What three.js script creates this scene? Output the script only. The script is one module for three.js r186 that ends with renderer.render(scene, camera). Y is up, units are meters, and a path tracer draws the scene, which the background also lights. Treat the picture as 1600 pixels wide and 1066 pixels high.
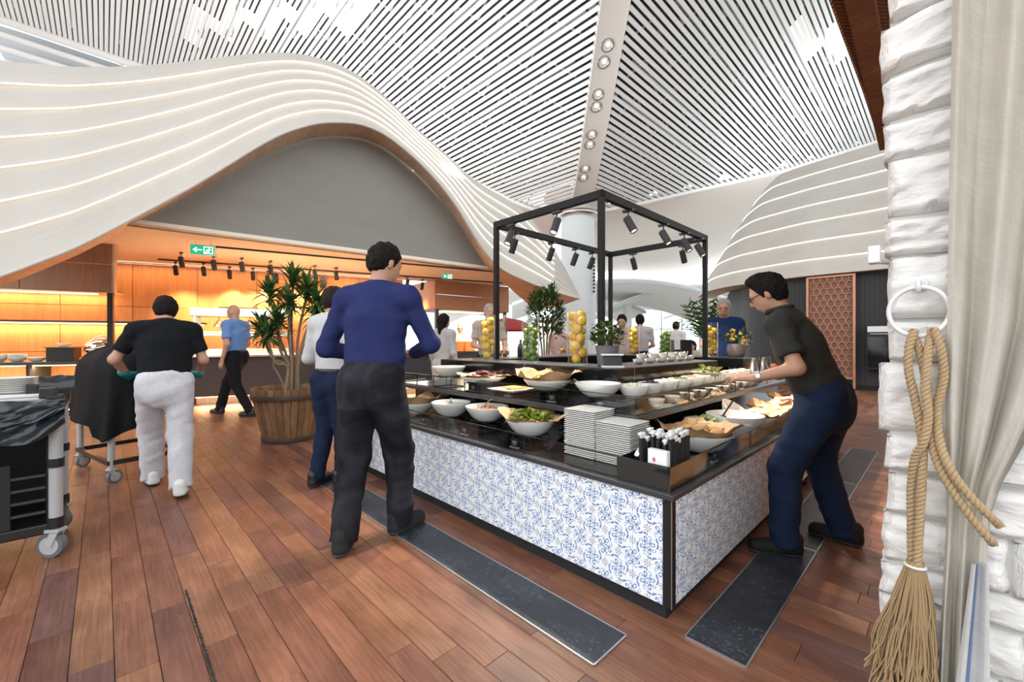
import * as THREE from 'three';
import { mergeGeometries, toCreasedNormals, mergeVertices } from 'three/addons/utils/BufferGeometryUtils.js';
import { RoundedBoxGeometry } from 'three/addons/geometries/RoundedBoxGeometry.js';
import { RectAreaLightUniformsLib } from 'three/addons/lights/RectAreaLightUniformsLib.js';

// ---------------------------------------------------------------- camera, sky, exposure
const EYE = 1.25, FOC = 658, CX = 800, CY = 533;          // the photograph is taken level: horizon at its centre
const scene = new THREE.Scene();
const camera = new THREE.PerspectiveCamera(2 * Math.atan(CY / FOC) * 180 / Math.PI, 1600 / 1066, 0.05, 300);
camera.position.set(0, EYE, 0);
camera.lookAt(0, EYE, -1);
scene.background = new THREE.Color().setRGB(0.93, 0.97, 1.0);
const renderer = new THREE.WebGLRenderer({ antialias: true });
renderer.toneMapping = THREE.LinearToneMapping;
renderer.toneMappingExposure = 2.35;
renderer.shadowMap.enabled = true;
RectAreaLightUniformsLib.init();

// ---------------------------------------------------------------- small tools
let seed = 7;
const rnd = () => { seed = (seed * 1664525 + 1013904223) >>> 0; return seed / 4294967296; };
const rr = (a, b) => a + (b - a) * rnd();
const V3 = (x, y, z) => new THREE.Vector3(x, y, z);
const lerp = (a, b, t) => a + (b - a) * t, clamp = (x, a, b) => Math.min(b, Math.max(a, x));
// world: x right, y up, depth = -z. The buffet grid: u runs back to the left, v back to the right.
const TH = 44.15 * Math.PI / 180, Ct = Math.cos(TH), St = Math.sin(TH), OX = 0.69, OD = 1.82;
const uv = (u, v, y = 0) => V3(OX - St * u + Ct * v, y, -(OD + Ct * u + St * v));
const pix = (px, py, d) => V3((px - CX) / FOC * d, EYE - (py - CY) / FOC * d, -d);            // a point at depth d seen at a pixel
const onLevel = (px, py, y) => pix(px, py, FOC * (EYE - y) / (py - CY));                        // a point on the level y
// kitchen grid: k runs along the counters, b runs back
const KA = 25.2 * Math.PI / 180, Ck = Math.cos(KA), Sk = Math.sin(KA);
const kit = (k, b, y = 0) => V3(-7.76 + Ck * k - Sk * b, y, -(7.34 + Sk * k + Ck * b));

const names = {};
function numbered(n) { const k = names[n] = (names[n] ?? -1) + 1; return k ? n + '_' + String(k).padStart(3, '0') : n; }
const LIGHTS = [];
function tag(o, label, category, group, kind) {
  Object.assign(o.userData, { label, category });
  if (group) o.userData.group = group;
  if (kind) o.userData.kind = kind;
  return o;
}
function mesh(name, geo, mat, parent) {
  const m = new THREE.Mesh(Array.isArray(geo) ? merge(geo) : geo, mat);
  m.castShadow = m.receiveShadow = true;
  m.name = parent ? name : numbered(name);
  (parent ?? scene).add(m);
  return m;
}
function thing(name, label, category, pos, turn = 0, group) {
  const g = new THREE.Group(); g.name = numbered(name); scene.add(g);
  if (pos) g.position.copy(pos);
  g.rotation.y = turn;
  return tag(g, label, category, group);
}
function struct(name, pos, turn = 0) {
  const g = new THREE.Group(); g.name = numbered(name); scene.add(g);
  if (pos) g.position.copy(pos);
  g.rotation.y = turn; g.userData.kind = 'structure';
  return g;
}
function solo(name, geo, mat, label, category, pos, turn = 0, group) {
  const m = mesh(name, geo, mat); if (pos) m.position.copy(pos); m.rotation.y = turn;
  return tag(m, label, category, group);
}
function dup(src, pos, turn, label, group) {
  const c = src.clone(); c.userData = { ...src.userData }; c.name = numbered(src.name.replace(/_\d{3}$/, '')); scene.add(c);
  if (pos) c.position.copy(pos);
  if (turn !== undefined) c.rotation.y = turn;
  if (label) c.userData.label = label;
  if (group) c.userData.group = group;
  return c;
}
function merge(list) {
  const out = list.map((g) => { let q = g.index ? g.toNonIndexed() : g.clone(); for (const k of Object.keys(q.attributes)) if (!['position', 'normal', 'uv'].includes(k)) q.deleteAttribute(k); if (!q.attributes.normal) q.computeVertexNormals(); if (!q.attributes.uv) q.setAttribute('uv', new THREE.BufferAttribute(new Float32Array(q.attributes.position.count * 2), 2)); return q; });
  return mergeGeometries(out);
}
// box by size and centre, uv in metres
function box(w, h, d, x = 0, y = 0, z = 0, r = 0) {
  const m = Math.min(w, h, d);
  const g = r > 0 ? new RoundedBoxGeometry(w, h, d, 2, Math.min(r, m * 0.49)) : new THREE.BoxGeometry(w, h, d);
  g.translate(x, y, z); return boxUV(g);
}
function boxUV(g) {
  if (g.index) g = g.toNonIndexed();
  const p = g.attributes.position, n = g.attributes.normal, t = new Float32Array(p.count * 2);
  for (let i = 0; i < p.count; i++) {
    const ax = Math.abs(n.getX(i)), ay = Math.abs(n.getY(i)), az = Math.abs(n.getZ(i));
    if (ax >= ay && ax >= az) { t[2 * i] = p.getZ(i); t[2 * i + 1] = p.getY(i); }
    else if (ay >= az) { t[2 * i] = p.getX(i); t[2 * i + 1] = p.getZ(i); }
    else { t[2 * i] = p.getX(i); t[2 * i + 1] = p.getY(i); }
  }
  g.setAttribute('uv', new THREE.BufferAttribute(t, 2)); return g;
}
const cyl = (r0, r1, h, x = 0, y = 0, z = 0, n = 24, open = false) => new THREE.CylinderGeometry(r1, r0, h, n, 1, open).translate(x, y, z);
const sph = (r, x = 0, y = 0, z = 0, a = 20, b = 14) => new THREE.SphereGeometry(r, a, b).translate(x, y, z);
const lathe = (pts, n = 36) => new THREE.LatheGeometry(pts.map(([r, y]) => new THREE.Vector2(r, y)), n);
const curve = (pts) => new THREE.CatmullRomCurve3(pts.map((p) => p.isVector3 ? p : V3(...p)));
const tube = (pts, r, n = 24, m = 8) => new THREE.TubeGeometry(curve(pts), n, r, m);
// a straight bar of rectangular section from a to b
function bar(a, b, w, h, up = V3(0, 1, 0)) {
  const d = b.clone().sub(a), L = d.length(), z = d.normalize(), x = up.clone().cross(z).normalize(), y = z.clone().cross(x);
  const g = new THREE.BoxGeometry(w, h, L); boxUV(g);
  const m = new THREE.Matrix4().makeBasis(x, y, z).setPosition(a.clone().add(b).multiplyScalar(0.5));
  return boxUV(g).applyMatrix4(m);
}
function rod(a, b, r, n = 10, r2 = r) {
  const d = b.clone().sub(a), L = d.length();
  const g = new THREE.CylinderGeometry(r2, r, L, n); g.applyQuaternion(new THREE.Quaternion().setFromUnitVectors(V3(0, 1, 0), d.normalize()));
  return g.translate((a.x + b.x) / 2, (a.y + b.y) / 2, (a.z + b.z) / 2);
}
// a sheet from a grid of points rows[i][j]; thick > 0 closes it into a shell along the given direction
function sheet(rows, thick = 0, dir = V3(0, 0, -1)) {
  const R = rows.length, C = rows[0].length, pos = [], t = [], idx = [];
  const put = (off) => { for (let i = 0; i < R; i++) for (let j = 0; j < C; j++) { const p = rows[i][j]; const o = off ? (typeof dir === 'function' ? dir(i, j) : dir) : null; pos.push(p.x + (o ? o.x * off : 0), p.y + (o ? o.y * off : 0), p.z + (o ? o.z * off : 0)); t.push(lenJ[i][j], lenI[i][j]); } };
  const lenJ = rows.map((row) => { let s = 0; return row.map((p, j) => (s += j ? p.distanceTo(row[j - 1]) : 0)); });
  const lenI = rows.map((row, i) => row.map((p, j) => 0));
  for (let j = 0; j < C; j++) { let s = 0; for (let i = 1; i < R; i++) { s += rows[i][j].distanceTo(rows[i - 1][j]); lenI[i][j] = s; } }
  put(0);
  for (let i = 0; i < R - 1; i++) for (let j = 0; j < C - 1; j++) { const a = i * C + j; idx.push(a, a + 1, a + C, a + 1, a + C + 1, a + C); }
  if (thick) {
    put(thick); const N = R * C;
    for (let i = 0; i < R - 1; i++) for (let j = 0; j < C - 1; j++) { const a = N + i * C + j; idx.push(a, a + C, a + 1, a + 1, a + C, a + C + 1); }
    const edge = []; for (let j = 0; j < C; j++) edge.push(j); for (let i = 1; i < R; i++) edge.push(i * C + C - 1); for (let j = C - 2; j >= 0; j--) edge.push((R - 1) * C + j); for (let i = R - 2; i > 0; i--) edge.push(i * C);
    for (let e = 0; e < edge.length; e++) { const a = edge[e], b = edge[(e + 1) % edge.length]; idx.push(a, a + N, b, b, a + N, b + N); }
  }
  const g = new THREE.BufferGeometry();
  g.setAttribute('position', new THREE.Float32BufferAttribute(pos, 3)); g.setAttribute('uv', new THREE.Float32BufferAttribute(t, 2)); g.setIndex(idx);
  if (thick) return toCreasedNormals(g, 0.7);
  g.computeVertexNormals(); return g;
}
// value noise
const PERM = new Uint16Array(512); { const r = []; for (let i = 0; i < 256; i++) r.push(i); for (let i = 255; i > 0; i--) { const j = Math.floor(rnd() * (i + 1)); [r[i], r[j]] = [r[j], r[i]]; } for (let i = 0; i < 512; i++) PERM[i] = r[i & 255]; }
const fade = (t) => t * t * (3 - 2 * t);
function noise3(x, y, z) {
  const X = Math.floor(x), Y = Math.floor(y), Z = Math.floor(z), fx = fade(x - X), fy = fade(y - Y), fz = fade(z - Z);
  const h = (i, j, k) => PERM[PERM[PERM[(X + i) & 255] + ((Y + j) & 255)] + ((Z + k) & 255)] / 127.5 - 1;
  return lerp(lerp(lerp(h(0, 0, 0), h(1, 0, 0), fx), lerp(h(0, 1, 0), h(1, 1, 0), fx), fy), lerp(lerp(h(0, 0, 1), h(1, 0, 1), fx), lerp(h(0, 1, 1), h(1, 1, 1), fx), fy), fz);
}
const pnoise = (x, y, per, z = 0) => { // periodic 2-D noise
  const X = Math.floor(x), Y = Math.floor(y), fx = fade(x - X), fy = fade(y - Y), w = (a) => ((a % per) + per) % per;
  const h = (i, j) => PERM[PERM[w(X + i)] + (w(Y + j) + z * 37 & 255)] / 127.5 - 1;
  return lerp(lerp(h(0, 0), h(1, 0), fx), lerp(h(0, 1), h(1, 1), fx), fy);
};
const fbm = (x, y, per, z = 0, o = 4) => { let s = 0, a = 0.5; for (let i = 0; i < o; i++) { s += a * pnoise(x, y, per, z + i); x *= 2; y *= 2; per *= 2; a *= 0.5; } return s; };

// ---------------------------------------------------------------- textures (colour, grain, print only)
function dataTex(w, h, f, srgb = true, rep = [1, 1]) {
  const a = new Uint8Array(w * h * 4);
  for (let y = 0; y < h; y++) for (let x = 0; x < w; x++) { const c = f(x / w, y / h), i = (y * w + x) * 4; a[i] = clamp(c[0], 0, 1) * 255; a[i + 1] = clamp(c[1], 0, 1) * 255; a[i + 2] = clamp(c[2], 0, 1) * 255; a[i + 3] = 255; }
  const t = new THREE.DataTexture(a, w, h); t.wrapS = t.wrapT = THREE.RepeatWrapping; t.magFilter = THREE.LinearFilter; t.minFilter = THREE.LinearMipmapLinearFilter;
  if (srgb) t.colorSpace = THREE.SRGBColorSpace; t.repeat.set(...rep); t.needsUpdate = true; return t;
}
function canvasTex(w, h, draw, rep) {
  const c = document.createElement('canvas'); c.width = w; c.height = h; draw(c.getContext('2d'), w, h);
  const t = new THREE.CanvasTexture(c); t.colorSpace = THREE.SRGBColorSpace; t.wrapS = t.wrapT = THREE.RepeatWrapping; if (rep) t.repeat.set(...rep); return t;
}
const g3 = (v) => [v, v, v];
// wood grain runs along u (one tile = 1.2 m x 0.5 m)
const woodMap = dataTex(1024, 256, (x, y) => {
  const w = fbm(x * 3, y * 6, 6, 1, 3), a = fbm(x * 4 + w * 0.4, y * 64 + w * 2.5, 64, 2, 3), b = fbm(x * 8, y * 8, 8, 5, 4), pore = fbm(x * 24, y * 120, 120, 7, 2);
  const v = 0.86 + 0.15 * a + 0.15 * b + 0.05 * pore; return [v, v * (0.985 + 0.02 * b), v * (0.97 + 0.05 * b)];
}, true, [1 / 1.2, 2]);
const woodRough = dataTex(512, 256, (x, y) => { const v = 0.40 + 0.09 * fbm(x * 10, y * 10, 10, 3, 3) + 0.05 * fbm(x * 60, y * 60, 60, 9, 2); return g3(v); }, false, [1 / 1.2, 2]);
const speck = (base, amp, f, z = 1, rep = 2) => dataTex(256, 256, (x, y) => g3(base + amp * fbm(x * f, y * f, f, z, 4)), false, [rep, rep]);
const fineBump = speck(0.5, 0.5, 32, 3, 2), coarseBump = speck(0.5, 0.6, 8, 4, 2);
const weaveBump = dataTex(256, 256, (x, y) => g3(0.5 + 0.22 * Math.sin(x * 2 * Math.PI * 64) * Math.sin(y * 2 * Math.PI * 64) + 0.12 * fbm(x * 32, y * 64, 64, 2, 2)), false, [5, 5]);
const linenMap = dataTex(512, 512, (x, y) => { const v = 0.90 + 0.04 * fbm(x * 4, y * 128, 128, 3, 2) + 0.035 * fbm(x * 128, y * 4, 128, 6, 2) + 0.03 * fbm(x * 6, y * 6, 6, 8, 3); return [v, v * 0.985, v * 0.955]; }, true, [3, 3]);
const brushedMap = dataTex(512, 512, (x, y) => { const v = 0.95 + 0.028 * fbm(x * 5, y * 90, 90, 4, 3) + 0.03 * fbm(x * 4, y * 4, 4, 2, 3); return [v, v * 0.985, v * 0.96]; }, true, [0.5, 0.8]);
const veneerMap = dataTex(512, 512, (x, y) => { const v = 0.9 + 0.1 * fbm(x * 60, y * 4, 60, 4, 3) + 0.08 * fbm(x * 3, y * 3, 3, 2, 3); return [v, v * 0.98, v * 0.95]; }, true, [1, 0.6]);
const clothMap = dataTex(256, 256, (x, y) => { const v = 0.94 + 0.06 * fbm(x * 40, y * 40, 40, 4, 3) + 0.04 * fbm(x * 5, y * 5, 5, 6, 3); return g3(v); }, true, [3, 3]);
const paperMap = dataTex(256, 256, (x, y) => { const v = 0.93 + 0.09 * fbm(x * 12, y * 12, 12, 4, 4); return [v, v * 0.98, v * 0.95]; }, true, [4, 4]);
const matMap = dataTex(512, 512, (x, y) => { const s = fbm(x * 90, y * 90, 90, 5, 2), b = fbm(x * 5, y * 5, 5, 2, 4), c = fbm(x * 22, y * 22, 22, 8, 3); let v = 0.20 + 0.05 * c + 0.05 * b; if (s > 0.30 && b > -0.02) v += 0.30 * (s - 0.2) * 2; return [v * 0.9, v * 0.97, v * 1.1]; }, true, [1.1, 1.1]);
const stoneBump = dataTex(512, 512, (x, y) => { const a = fbm(x * 10, y * 22, 22, 3, 5), b = Math.abs(fbm(x * 7, y * 14, 14, 9, 4)); return g3(0.55 + 0.5 * a - 0.5 * b); }, false, [2.2, 2.2]);
const stoneMap = dataTex(256, 256, (x, y) => { const a = fbm(x * 6, y * 9, 9, 3, 4), b = fbm(x * 16, y * 16, 16, 5, 3); const v = 0.93 + 0.05 * a; const s = b > 0.36 ? 0.10 * (b - 0.36) * 4 : 0; return [v, v - s * 0.35 - 0.008, v - s * 0.7 - 0.02]; }, true, [2, 2]);
const citrusBump = speck(0.5, 0.7, 48, 6, 3), leafMap = dataTex(128, 128, (x, y) => { const v = 0.8 + 0.25 * fbm(x * 8, y * 8, 8, 3, 3); return [v, v, v * 0.9]; }, true, [2, 2]);
// blue and white cement tile, one tile of print
const tileMap = canvasTex(512, 512, (c, w) => {
  c.fillStyle = '#f1f3f5'; c.fillRect(0, 0, w, w);
  const S = w / 100; c.lineCap = 'round';
  const spiral = (x, y, a, m, col, s = 1) => { c.save(); c.translate(x * S, y * S); c.rotate(a); c.scale(m * s, s); c.strokeStyle = col;
    c.lineWidth = 2.3 * S; c.beginPath(); for (let i = 0; i <= 40; i++) { const t = i / 40, r = (1.4 + 8.2 * t) * S, p = 5.1 * t - 1; i ? c.lineTo(Math.cos(p) * r, Math.sin(p) * r) : c.moveTo(Math.cos(p) * r, Math.sin(p) * r); } c.stroke();
    c.fillStyle = col; c.beginPath(); c.arc(1 * S, 0, 1.9 * S, 0, 7); c.fill();
    c.lineWidth = 3.2 * S; c.strokeStyle = '#4a6fa5'; c.beginPath(); c.arc(0, 0, 12.6 * S, 0.4, 1.25); c.stroke();
    c.lineWidth = 1.3 * S; c.strokeStyle = '#7f9cc6'; c.beginPath(); c.arc(0, 0, 15.4 * S, 0.3, 1.0); c.stroke(); c.restore(); };
  for (const [ox, oy] of [[0, 0], [100, 0], [0, 100], [100, 100], [50, 50]]) for (let q = 0; q < 4; q++) { const a = q * Math.PI / 2 + (ox === 50 ? Math.PI / 4 : 0), R = ox === 50 ? 21 : 22;
    spiral(ox + Math.cos(a + 0.35) * R, oy + Math.sin(a + 0.35) * R, a + 0.2, 1, q % 2 ? '#5f86be' : '#4a76b3', 1.12); spiral(ox + Math.cos(a - 0.4) * R * 0.98, oy + Math.sin(a - 0.4) * R * 0.98, a - 0.3, -1, '#6b92c8', 0.85); spiral(ox + Math.cos(a) * R * 0.42, oy + Math.sin(a) * R * 0.42, a + 1.5, 1, '#7d9fcf', 0.55); }
  for (const [ox, oy] of [[50, 0], [0, 50], [100, 50], [50, 100]]) { for (let q = 0; q < 8; q++) { const a = q * Math.PI / 4; c.save(); c.translate((ox + Math.cos(a) * 9) * S, (oy + Math.sin(a) * 9) * S); c.rotate(a); c.fillStyle = q % 2 ? '#8a93a0' : '#4f74ab'; c.beginPath(); c.ellipse(0, 0, 4.6 * S, 1.25 * S, 0, 0, 7); c.fill(); c.restore(); } for (let q = 0; q < 4; q++) { const a = q * Math.PI / 2 + 0.78; c.fillStyle = '#b5916a'; c.beginPath(); c.arc((ox + Math.cos(a) * 2.6) * S, (oy + Math.sin(a) * 2.6) * S, 1.3 * S, 0, 7); c.fill(); } }
  c.globalAlpha = 0.5; for (let i = 0; i < 500; i++) { c.fillStyle = i % 3 ? '#ffffff' : '#aab6c6'; c.fillRect(rnd() * w, rnd() * w, 2 + rnd() * 4, 1 + rnd() * 2); } c.globalAlpha = 1;
});
const signMap = canvasTex(256, 128, (c, w, h) => { // running figure, door and arrow
  c.fillStyle = '#0d9a72'; c.fillRect(0, 0, w, h); c.fillStyle = '#ffffff'; c.fillRect(138, 14, 104, 100); c.fillStyle = '#0d9a72'; c.fillRect(150, 24, 80, 80);
  c.fillStyle = c.strokeStyle = '#ffffff'; c.lineWidth = 9; c.lineCap = 'round'; c.beginPath(); c.arc(198, 38, 8, 0, 7); c.fill();
  const L = (...p) => { c.beginPath(); c.moveTo(p[0], p[1]); for (let i = 2; i < p.length; i += 2) c.lineTo(p[i], p[i + 1]); c.stroke(); };
  L(192, 52, 184, 74); L(192, 54, 208, 62, 216, 54); L(190, 54, 174, 58, 168, 70); L(184, 74, 200, 84, 194, 100); L(184, 74, 174, 90, 158, 94);
  c.lineWidth = 14; L(116, 64, 34, 64); L(62, 36, 32, 64, 62, 92);
});

// ---------------------------------------------------------------- materials
const M = (color, roughness = 0.6, more = {}) => new THREE.MeshPhysicalMaterial({ color, roughness, ...more });
const lin = (r, g, b) => new THREE.Color().setRGB(r, g, b);
const mat = {
  black: M(lin(0.012, 0.012, 0.013), 0.35), blackGloss: M(lin(0.010, 0.010, 0.011), 0.10), blackMatte: M(lin(0.014, 0.014, 0.015), 0.75), frame: M(lin(0.012, 0.0115, 0.011), 0.6, { specularIntensity: 0.5 }),
  slate: M(lin(0.045, 0.045, 0.047), 0.35, { bumpMap: fineBump, bumpScale: 0.0004 }), charcoal: M(lin(0.035, 0.036, 0.038), 0.6, { bumpMap: fineBump, bumpScale: 0.0005 }),
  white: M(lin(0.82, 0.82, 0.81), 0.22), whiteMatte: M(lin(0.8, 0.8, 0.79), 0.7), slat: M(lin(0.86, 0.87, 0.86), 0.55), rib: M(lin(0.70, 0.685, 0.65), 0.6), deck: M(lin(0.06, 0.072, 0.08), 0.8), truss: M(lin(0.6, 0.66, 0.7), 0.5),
  ceramic: M(lin(0.83, 0.83, 0.80), 0.16, { clearcoat: 0.4 }), plate: M(lin(0.80, 0.79, 0.76), 0.25), steel: M(lin(0.62, 0.60, 0.57), 0.28, { metalness: 1 }), chrome: M(lin(0.8, 0.8, 0.8), 0.12, { metalness: 1 }),
  glass: M(lin(0.93, 0.95, 0.94), 0.02, { transmission: 1, thickness: 0, ior: 1.45 }), glassEdge: M(lin(0.02, 0.022, 0.021), 0.15),
  wave: M(lin(0.635, 0.625, 0.60), 0.75, { map: brushedMap }), soffit: M(lin(0.80, 0.62, 0.46), 0.6, { map: veneerMap }), greyWall: M(lin(0.30, 0.30, 0.285), 0.75, { map: brushedMap }),
  kitchenCeiling: M(lin(0.86, 0.76, 0.64), 0.7), orange: M(lin(0.77, 0.345, 0.135), 0.5, { map: veneerMap }), bronze: M(lin(0.36, 0.215, 0.14), 0.4, { metalness: 0.45, map: veneerMap }), cream: M(lin(0.80, 0.755, 0.71), 0.8),
  strip: new THREE.MeshStandardMaterial({ color: 0xffffff, emissive: lin(1, 0.88, 0.74), emissiveIntensity: 1.2 }), ledWarm: new THREE.MeshStandardMaterial({ color: 0xffffff, emissive: lin(1, 0.66, 0.30), emissiveIntensity: 1.6 }),
  lens: new THREE.MeshStandardMaterial({ color: 0xffffff, emissive: lin(1, 0.88, 0.7), emissiveIntensity: 2.5 }), lensWarm: new THREE.MeshStandardMaterial({ color: 0xffffff, emissive: lin(1, 0.75, 0.45), emissiveIntensity: 2.5 }),
  wood: M(lin(0.46, 0.27, 0.14), 0.6, { map: woodMap }), barrel: M(lin(0.36, 0.20, 0.10), 0.7, { map: woodMap, bumpMap: fineBump, bumpScale: 0.001 }), barrelDark: M(lin(0.27, 0.145, 0.07), 0.75, { map: woodMap }), pergola: M(lin(0.23, 0.085, 0.038), 0.6, { map: woodMap }),
  hoop: M(lin(0.12, 0.09, 0.07), 0.5, { metalness: 0.6 }), soil: M(lin(0.06, 0.035, 0.02), 0.95, { bumpMap: coarseBump, bumpScale: 0.01 }), trunk: M(lin(0.30, 0.21, 0.13), 0.85, { bumpMap: fineBump, bumpScale: 0.002 }),
  leafA: M(lin(0.06, 0.17, 0.045), 0.45, { map: leafMap, side: THREE.DoubleSide }), leafB: M(lin(0.11, 0.21, 0.05), 0.45, { map: leafMap, side: THREE.DoubleSide }), leafC: M(lin(0.20, 0.28, 0.05), 0.5, { map: leafMap, side: THREE.DoubleSide }),
  tile: M(0xffffff, 0.28, { map: tileMap }), matRug: M(0xffffff, 0.38, { map: matMap, bumpMap: fineBump, bumpScale: 0.0008 }), alu: M(lin(0.55, 0.56, 0.57), 0.35, { metalness: 0.9 }), greyPlastic: M(lin(0.42, 0.42, 0.42), 0.45), tyre: M(lin(0.13, 0.135, 0.15), 0.55),
  stone: M(0xffffff, 0.85, { map: stoneMap, bumpMap: stoneBump, bumpScale: 0.006 }), mortar: M(lin(0.62, 0.61, 0.57), 0.9, { bumpMap: coarseBump, bumpScale: 0.004 }), linen: M(lin(0.70, 0.68, 0.635), 0.9, { map: linenMap, bumpMap: weaveBump, bumpScale: 0.0006, side: THREE.DoubleSide }),
  lining: M(lin(0.72, 0.74, 0.78), 0.9, { map: linenMap, side: THREE.DoubleSide }), blueTrim: M(lin(0.16, 0.24, 0.45), 0.9), rope: M(lin(0.50, 0.355, 0.20), 0.9, { bumpMap: fineBump, bumpScale: 0.001 }), fringe: M(lin(0.42, 0.285, 0.15), 0.95),
  paper: M(lin(0.72, 0.47, 0.28), 0.8, { map: paperMap, side: THREE.DoubleSide }), lemon: M(lin(0.86, 0.50, 0.03), 0.42, { bumpMap: citrusBump, bumpScale: 0.0012 }), lime: M(lin(0.17, 0.26, 0.022), 0.42, { bumpMap: citrusBump, bumpScale: 0.001 }),
  lettuce: M(lin(0.33, 0.47, 0.05), 0.5, { map: leafMap, side: THREE.DoubleSide }), lettucePale: M(lin(0.62, 0.66, 0.20), 0.5, { map: leafMap, side: THREE.DoubleSide }), bread: M(lin(0.62, 0.37, 0.15), 0.8, { bumpMap: coarseBump, bumpScale: 0.004 }), cheese: M(lin(0.85, 0.60, 0.16), 0.5), olive: M(lin(0.16, 0.15, 0.03), 0.35), nut: M(lin(0.45, 0.17, 0.06), 0.6), cream2: M(lin(0.82, 0.76, 0.62), 0.4), berry: M(lin(0.05, 0.012, 0.03), 0.3),
  pot: M(lin(0.16, 0.165, 0.175), 0.7, { bumpMap: fineBump, bumpScale: 0.0008 }), clay: M(lin(0.27, 0.22, 0.20), 0.8, { bumpMap: coarseBump, bumpScale: 0.002 }), terracotta: M(lin(0.85, 0.28, 0.06), 0.5), red: M(lin(0.35, 0.03, 0.03), 0.7), bag: M(lin(0.022, 0.028, 0.036), 0.22), drape: M(lin(0.008, 0.0085, 0.0095), 0.8, { bumpMap: weaveBump, bumpScale: 0.0006, specularIntensity: 0.3 }),
  bulbGlass: M(lin(0.5, 0.5, 0.48), 0.15, { metalness: 0.8 }), column: M(lin(0.66, 0.71, 0.72), 0.5), screen: M(lin(0.008, 0.008, 0.009), 0.08),
};

// ================================================================ FLOOR
const floor = struct('floor', uv(0, 0, 0), TH);            // local x = v, local -z = u
mesh('subfloor', box(90, 0.2, 90, 20, -0.116, -10), M(lin(0.02, 0.013, 0.009), 0.9), floor);
{
  const tones = [[0.33, 0.143, 0.088], [0.27, 0.114, 0.074], [0.37, 0.180, 0.104], [0.235, 0.104, 0.077], [0.31, 0.130, 0.079], [0.215, 0.106, 0.090], [0.345, 0.157, 0.093], [0.285, 0.120, 0.071]];
  const mats = tones.map((c) => M(lin(...c), 1, { map: woodMap, roughnessMap: woodRough, bumpMap: woodMap, bumpScale: 0.0002, specularIntensity: 0.8 }));
  const W = 0.127, lens = [0.55, 0.7, 0.85, 1.0, 1.2], geos = lens.map((L) => [0, 1, 2].map((k) => {
    const g = box(W - 0.0022, 0.016, L - 0.0018, 0, -0.008, 0, 0.001), p = g.attributes.position, t = g.attributes.uv;
    for (let i = 0; i < p.count; i++) t.setXY(i, p.getZ(i) + k * 0.37 + L, p.getX(i) + k * 0.17);
    return g;
  }));
  const all = [];
  for (let n = -26; n < 66; n++) {
    const v = -1.731 + W * (n + 0.5); let u = -3.2 - rnd() * 0.8;
    while (u < 12.5) {
      const li = Math.floor(rnd() * 5), L = lens[li], uc = u + L / 2, g = Math.floor(rnd() * 3), m = Math.floor(rnd() * 8), dz = rr(-0.0006, 0.0006); u += L;
      const w = uv(uc, v), d = -w.z, px = d > 0.3 ? 800 + w.x / d * 658 : 0;
      if (d < 0.9 || d > 10.5 || px < -620 || px > 2200 || (uc > 0.5 && uc < 2.9 && v > 0.14 && v < 4.0)) continue;
      all.push({ v, uc, li, g, m, dz, size: L * Math.pow(d, -2.2) * (Math.abs(px - 800) > 830 ? 0.3 : 1) });
    }
  }
  all.sort((a, b) => b.size - a.size);
  const rest = mats.map(() => []);
  all.forEach((p, i) => {
    if (i < 300) { const m = mesh('plank', geos[p.li][p.g], mats[p.m], floor); m.position.set(p.v, p.dz, -p.uc); }
    else rest[p.m].push(geos[p.li][p.g].clone().translate(p.v, p.dz, -p.uc));
  });
  rest.forEach((r, i) => { if (r.length) mesh('far_planks', r, mats[i], floor).userData.kind = 'stuff'; });
  // beyond: boards too far away to tell apart
  const farTex = dataTex(512, 512, (x, y) => { const row = Math.floor(y * 16), k = ((row * 7919) % 13) / 13, s = Math.floor(x * 3 + k * 3), q = (((row * 31 + s * 17) % 11) + 11) % 11 / 11; const v = 0.72 + 0.28 * q + 0.08 * fbm(x * 8, y * 64, 64, 3, 2); return [v, v * 0.97, v * 0.93]; }, true, [1 / 2.03, 1 / 2.03]);
  const farMat = M(lin(0.36, 0.163, 0.10), 0.42, { map: farTex });
    for (const [x0, x1, z0, z1, m] of [[-8, 12, -15, -12.7, farMat], [-8, 16, -17, -15, farMat], [12, 16, -15, 4, farMat], [6.7, 12, -12.7, 4, farMat], [-26, -8, -40, 6, farMat], [-8, -5.1, -12.7, 6, farMat]]) mesh('far_floor', box(x1 - x0, 0.01, z1 - z0, (x0 + x1) / 2, -0.007, (z0 + z1) / 2), m, floor);
  // unseen pale terrazzo floor, added to bounce light up into the far hall
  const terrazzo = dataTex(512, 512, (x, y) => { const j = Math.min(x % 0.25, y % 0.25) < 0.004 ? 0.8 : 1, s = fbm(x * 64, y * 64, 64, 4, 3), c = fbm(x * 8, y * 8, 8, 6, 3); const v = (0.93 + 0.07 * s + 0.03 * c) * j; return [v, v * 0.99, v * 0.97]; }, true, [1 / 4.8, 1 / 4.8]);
  const bounceFloorMat = M(lin(0.74, 0.73, 0.71), 0.3, { map: terrazzo });
  for (const [x0, x1, z0, z1] of [[-8, 60, -70, -17], [16, 60, -17, 4]]) mesh('added_bounce_floor', box(x1 - x0, 0.01, z1 - z0, (x0 + x1) / 2, -0.007, (z0 + z1) / 2), bounceFloorMat, floor);
  mesh('near_floor', box(11.8, 0.01, 12, 0.8, -0.007, 8), farMat, floor);
  // worn seam between two boards, filled with grit
  const a = onLevel(290, 922, 0), b = onLevel(336, 1066, 0), grit = [];
  for (let i = 0; i < 90; i++) { const t = rnd(), p = a.clone().lerp(b, t * 1.1); grit.push(box(rr(0.003, 0.008), 0.003, rr(0.003, 0.009)).rotateY(rnd() * 3).translate(p.x + rr(-0.005, 0.005), 0.001, p.z)); }
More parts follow.
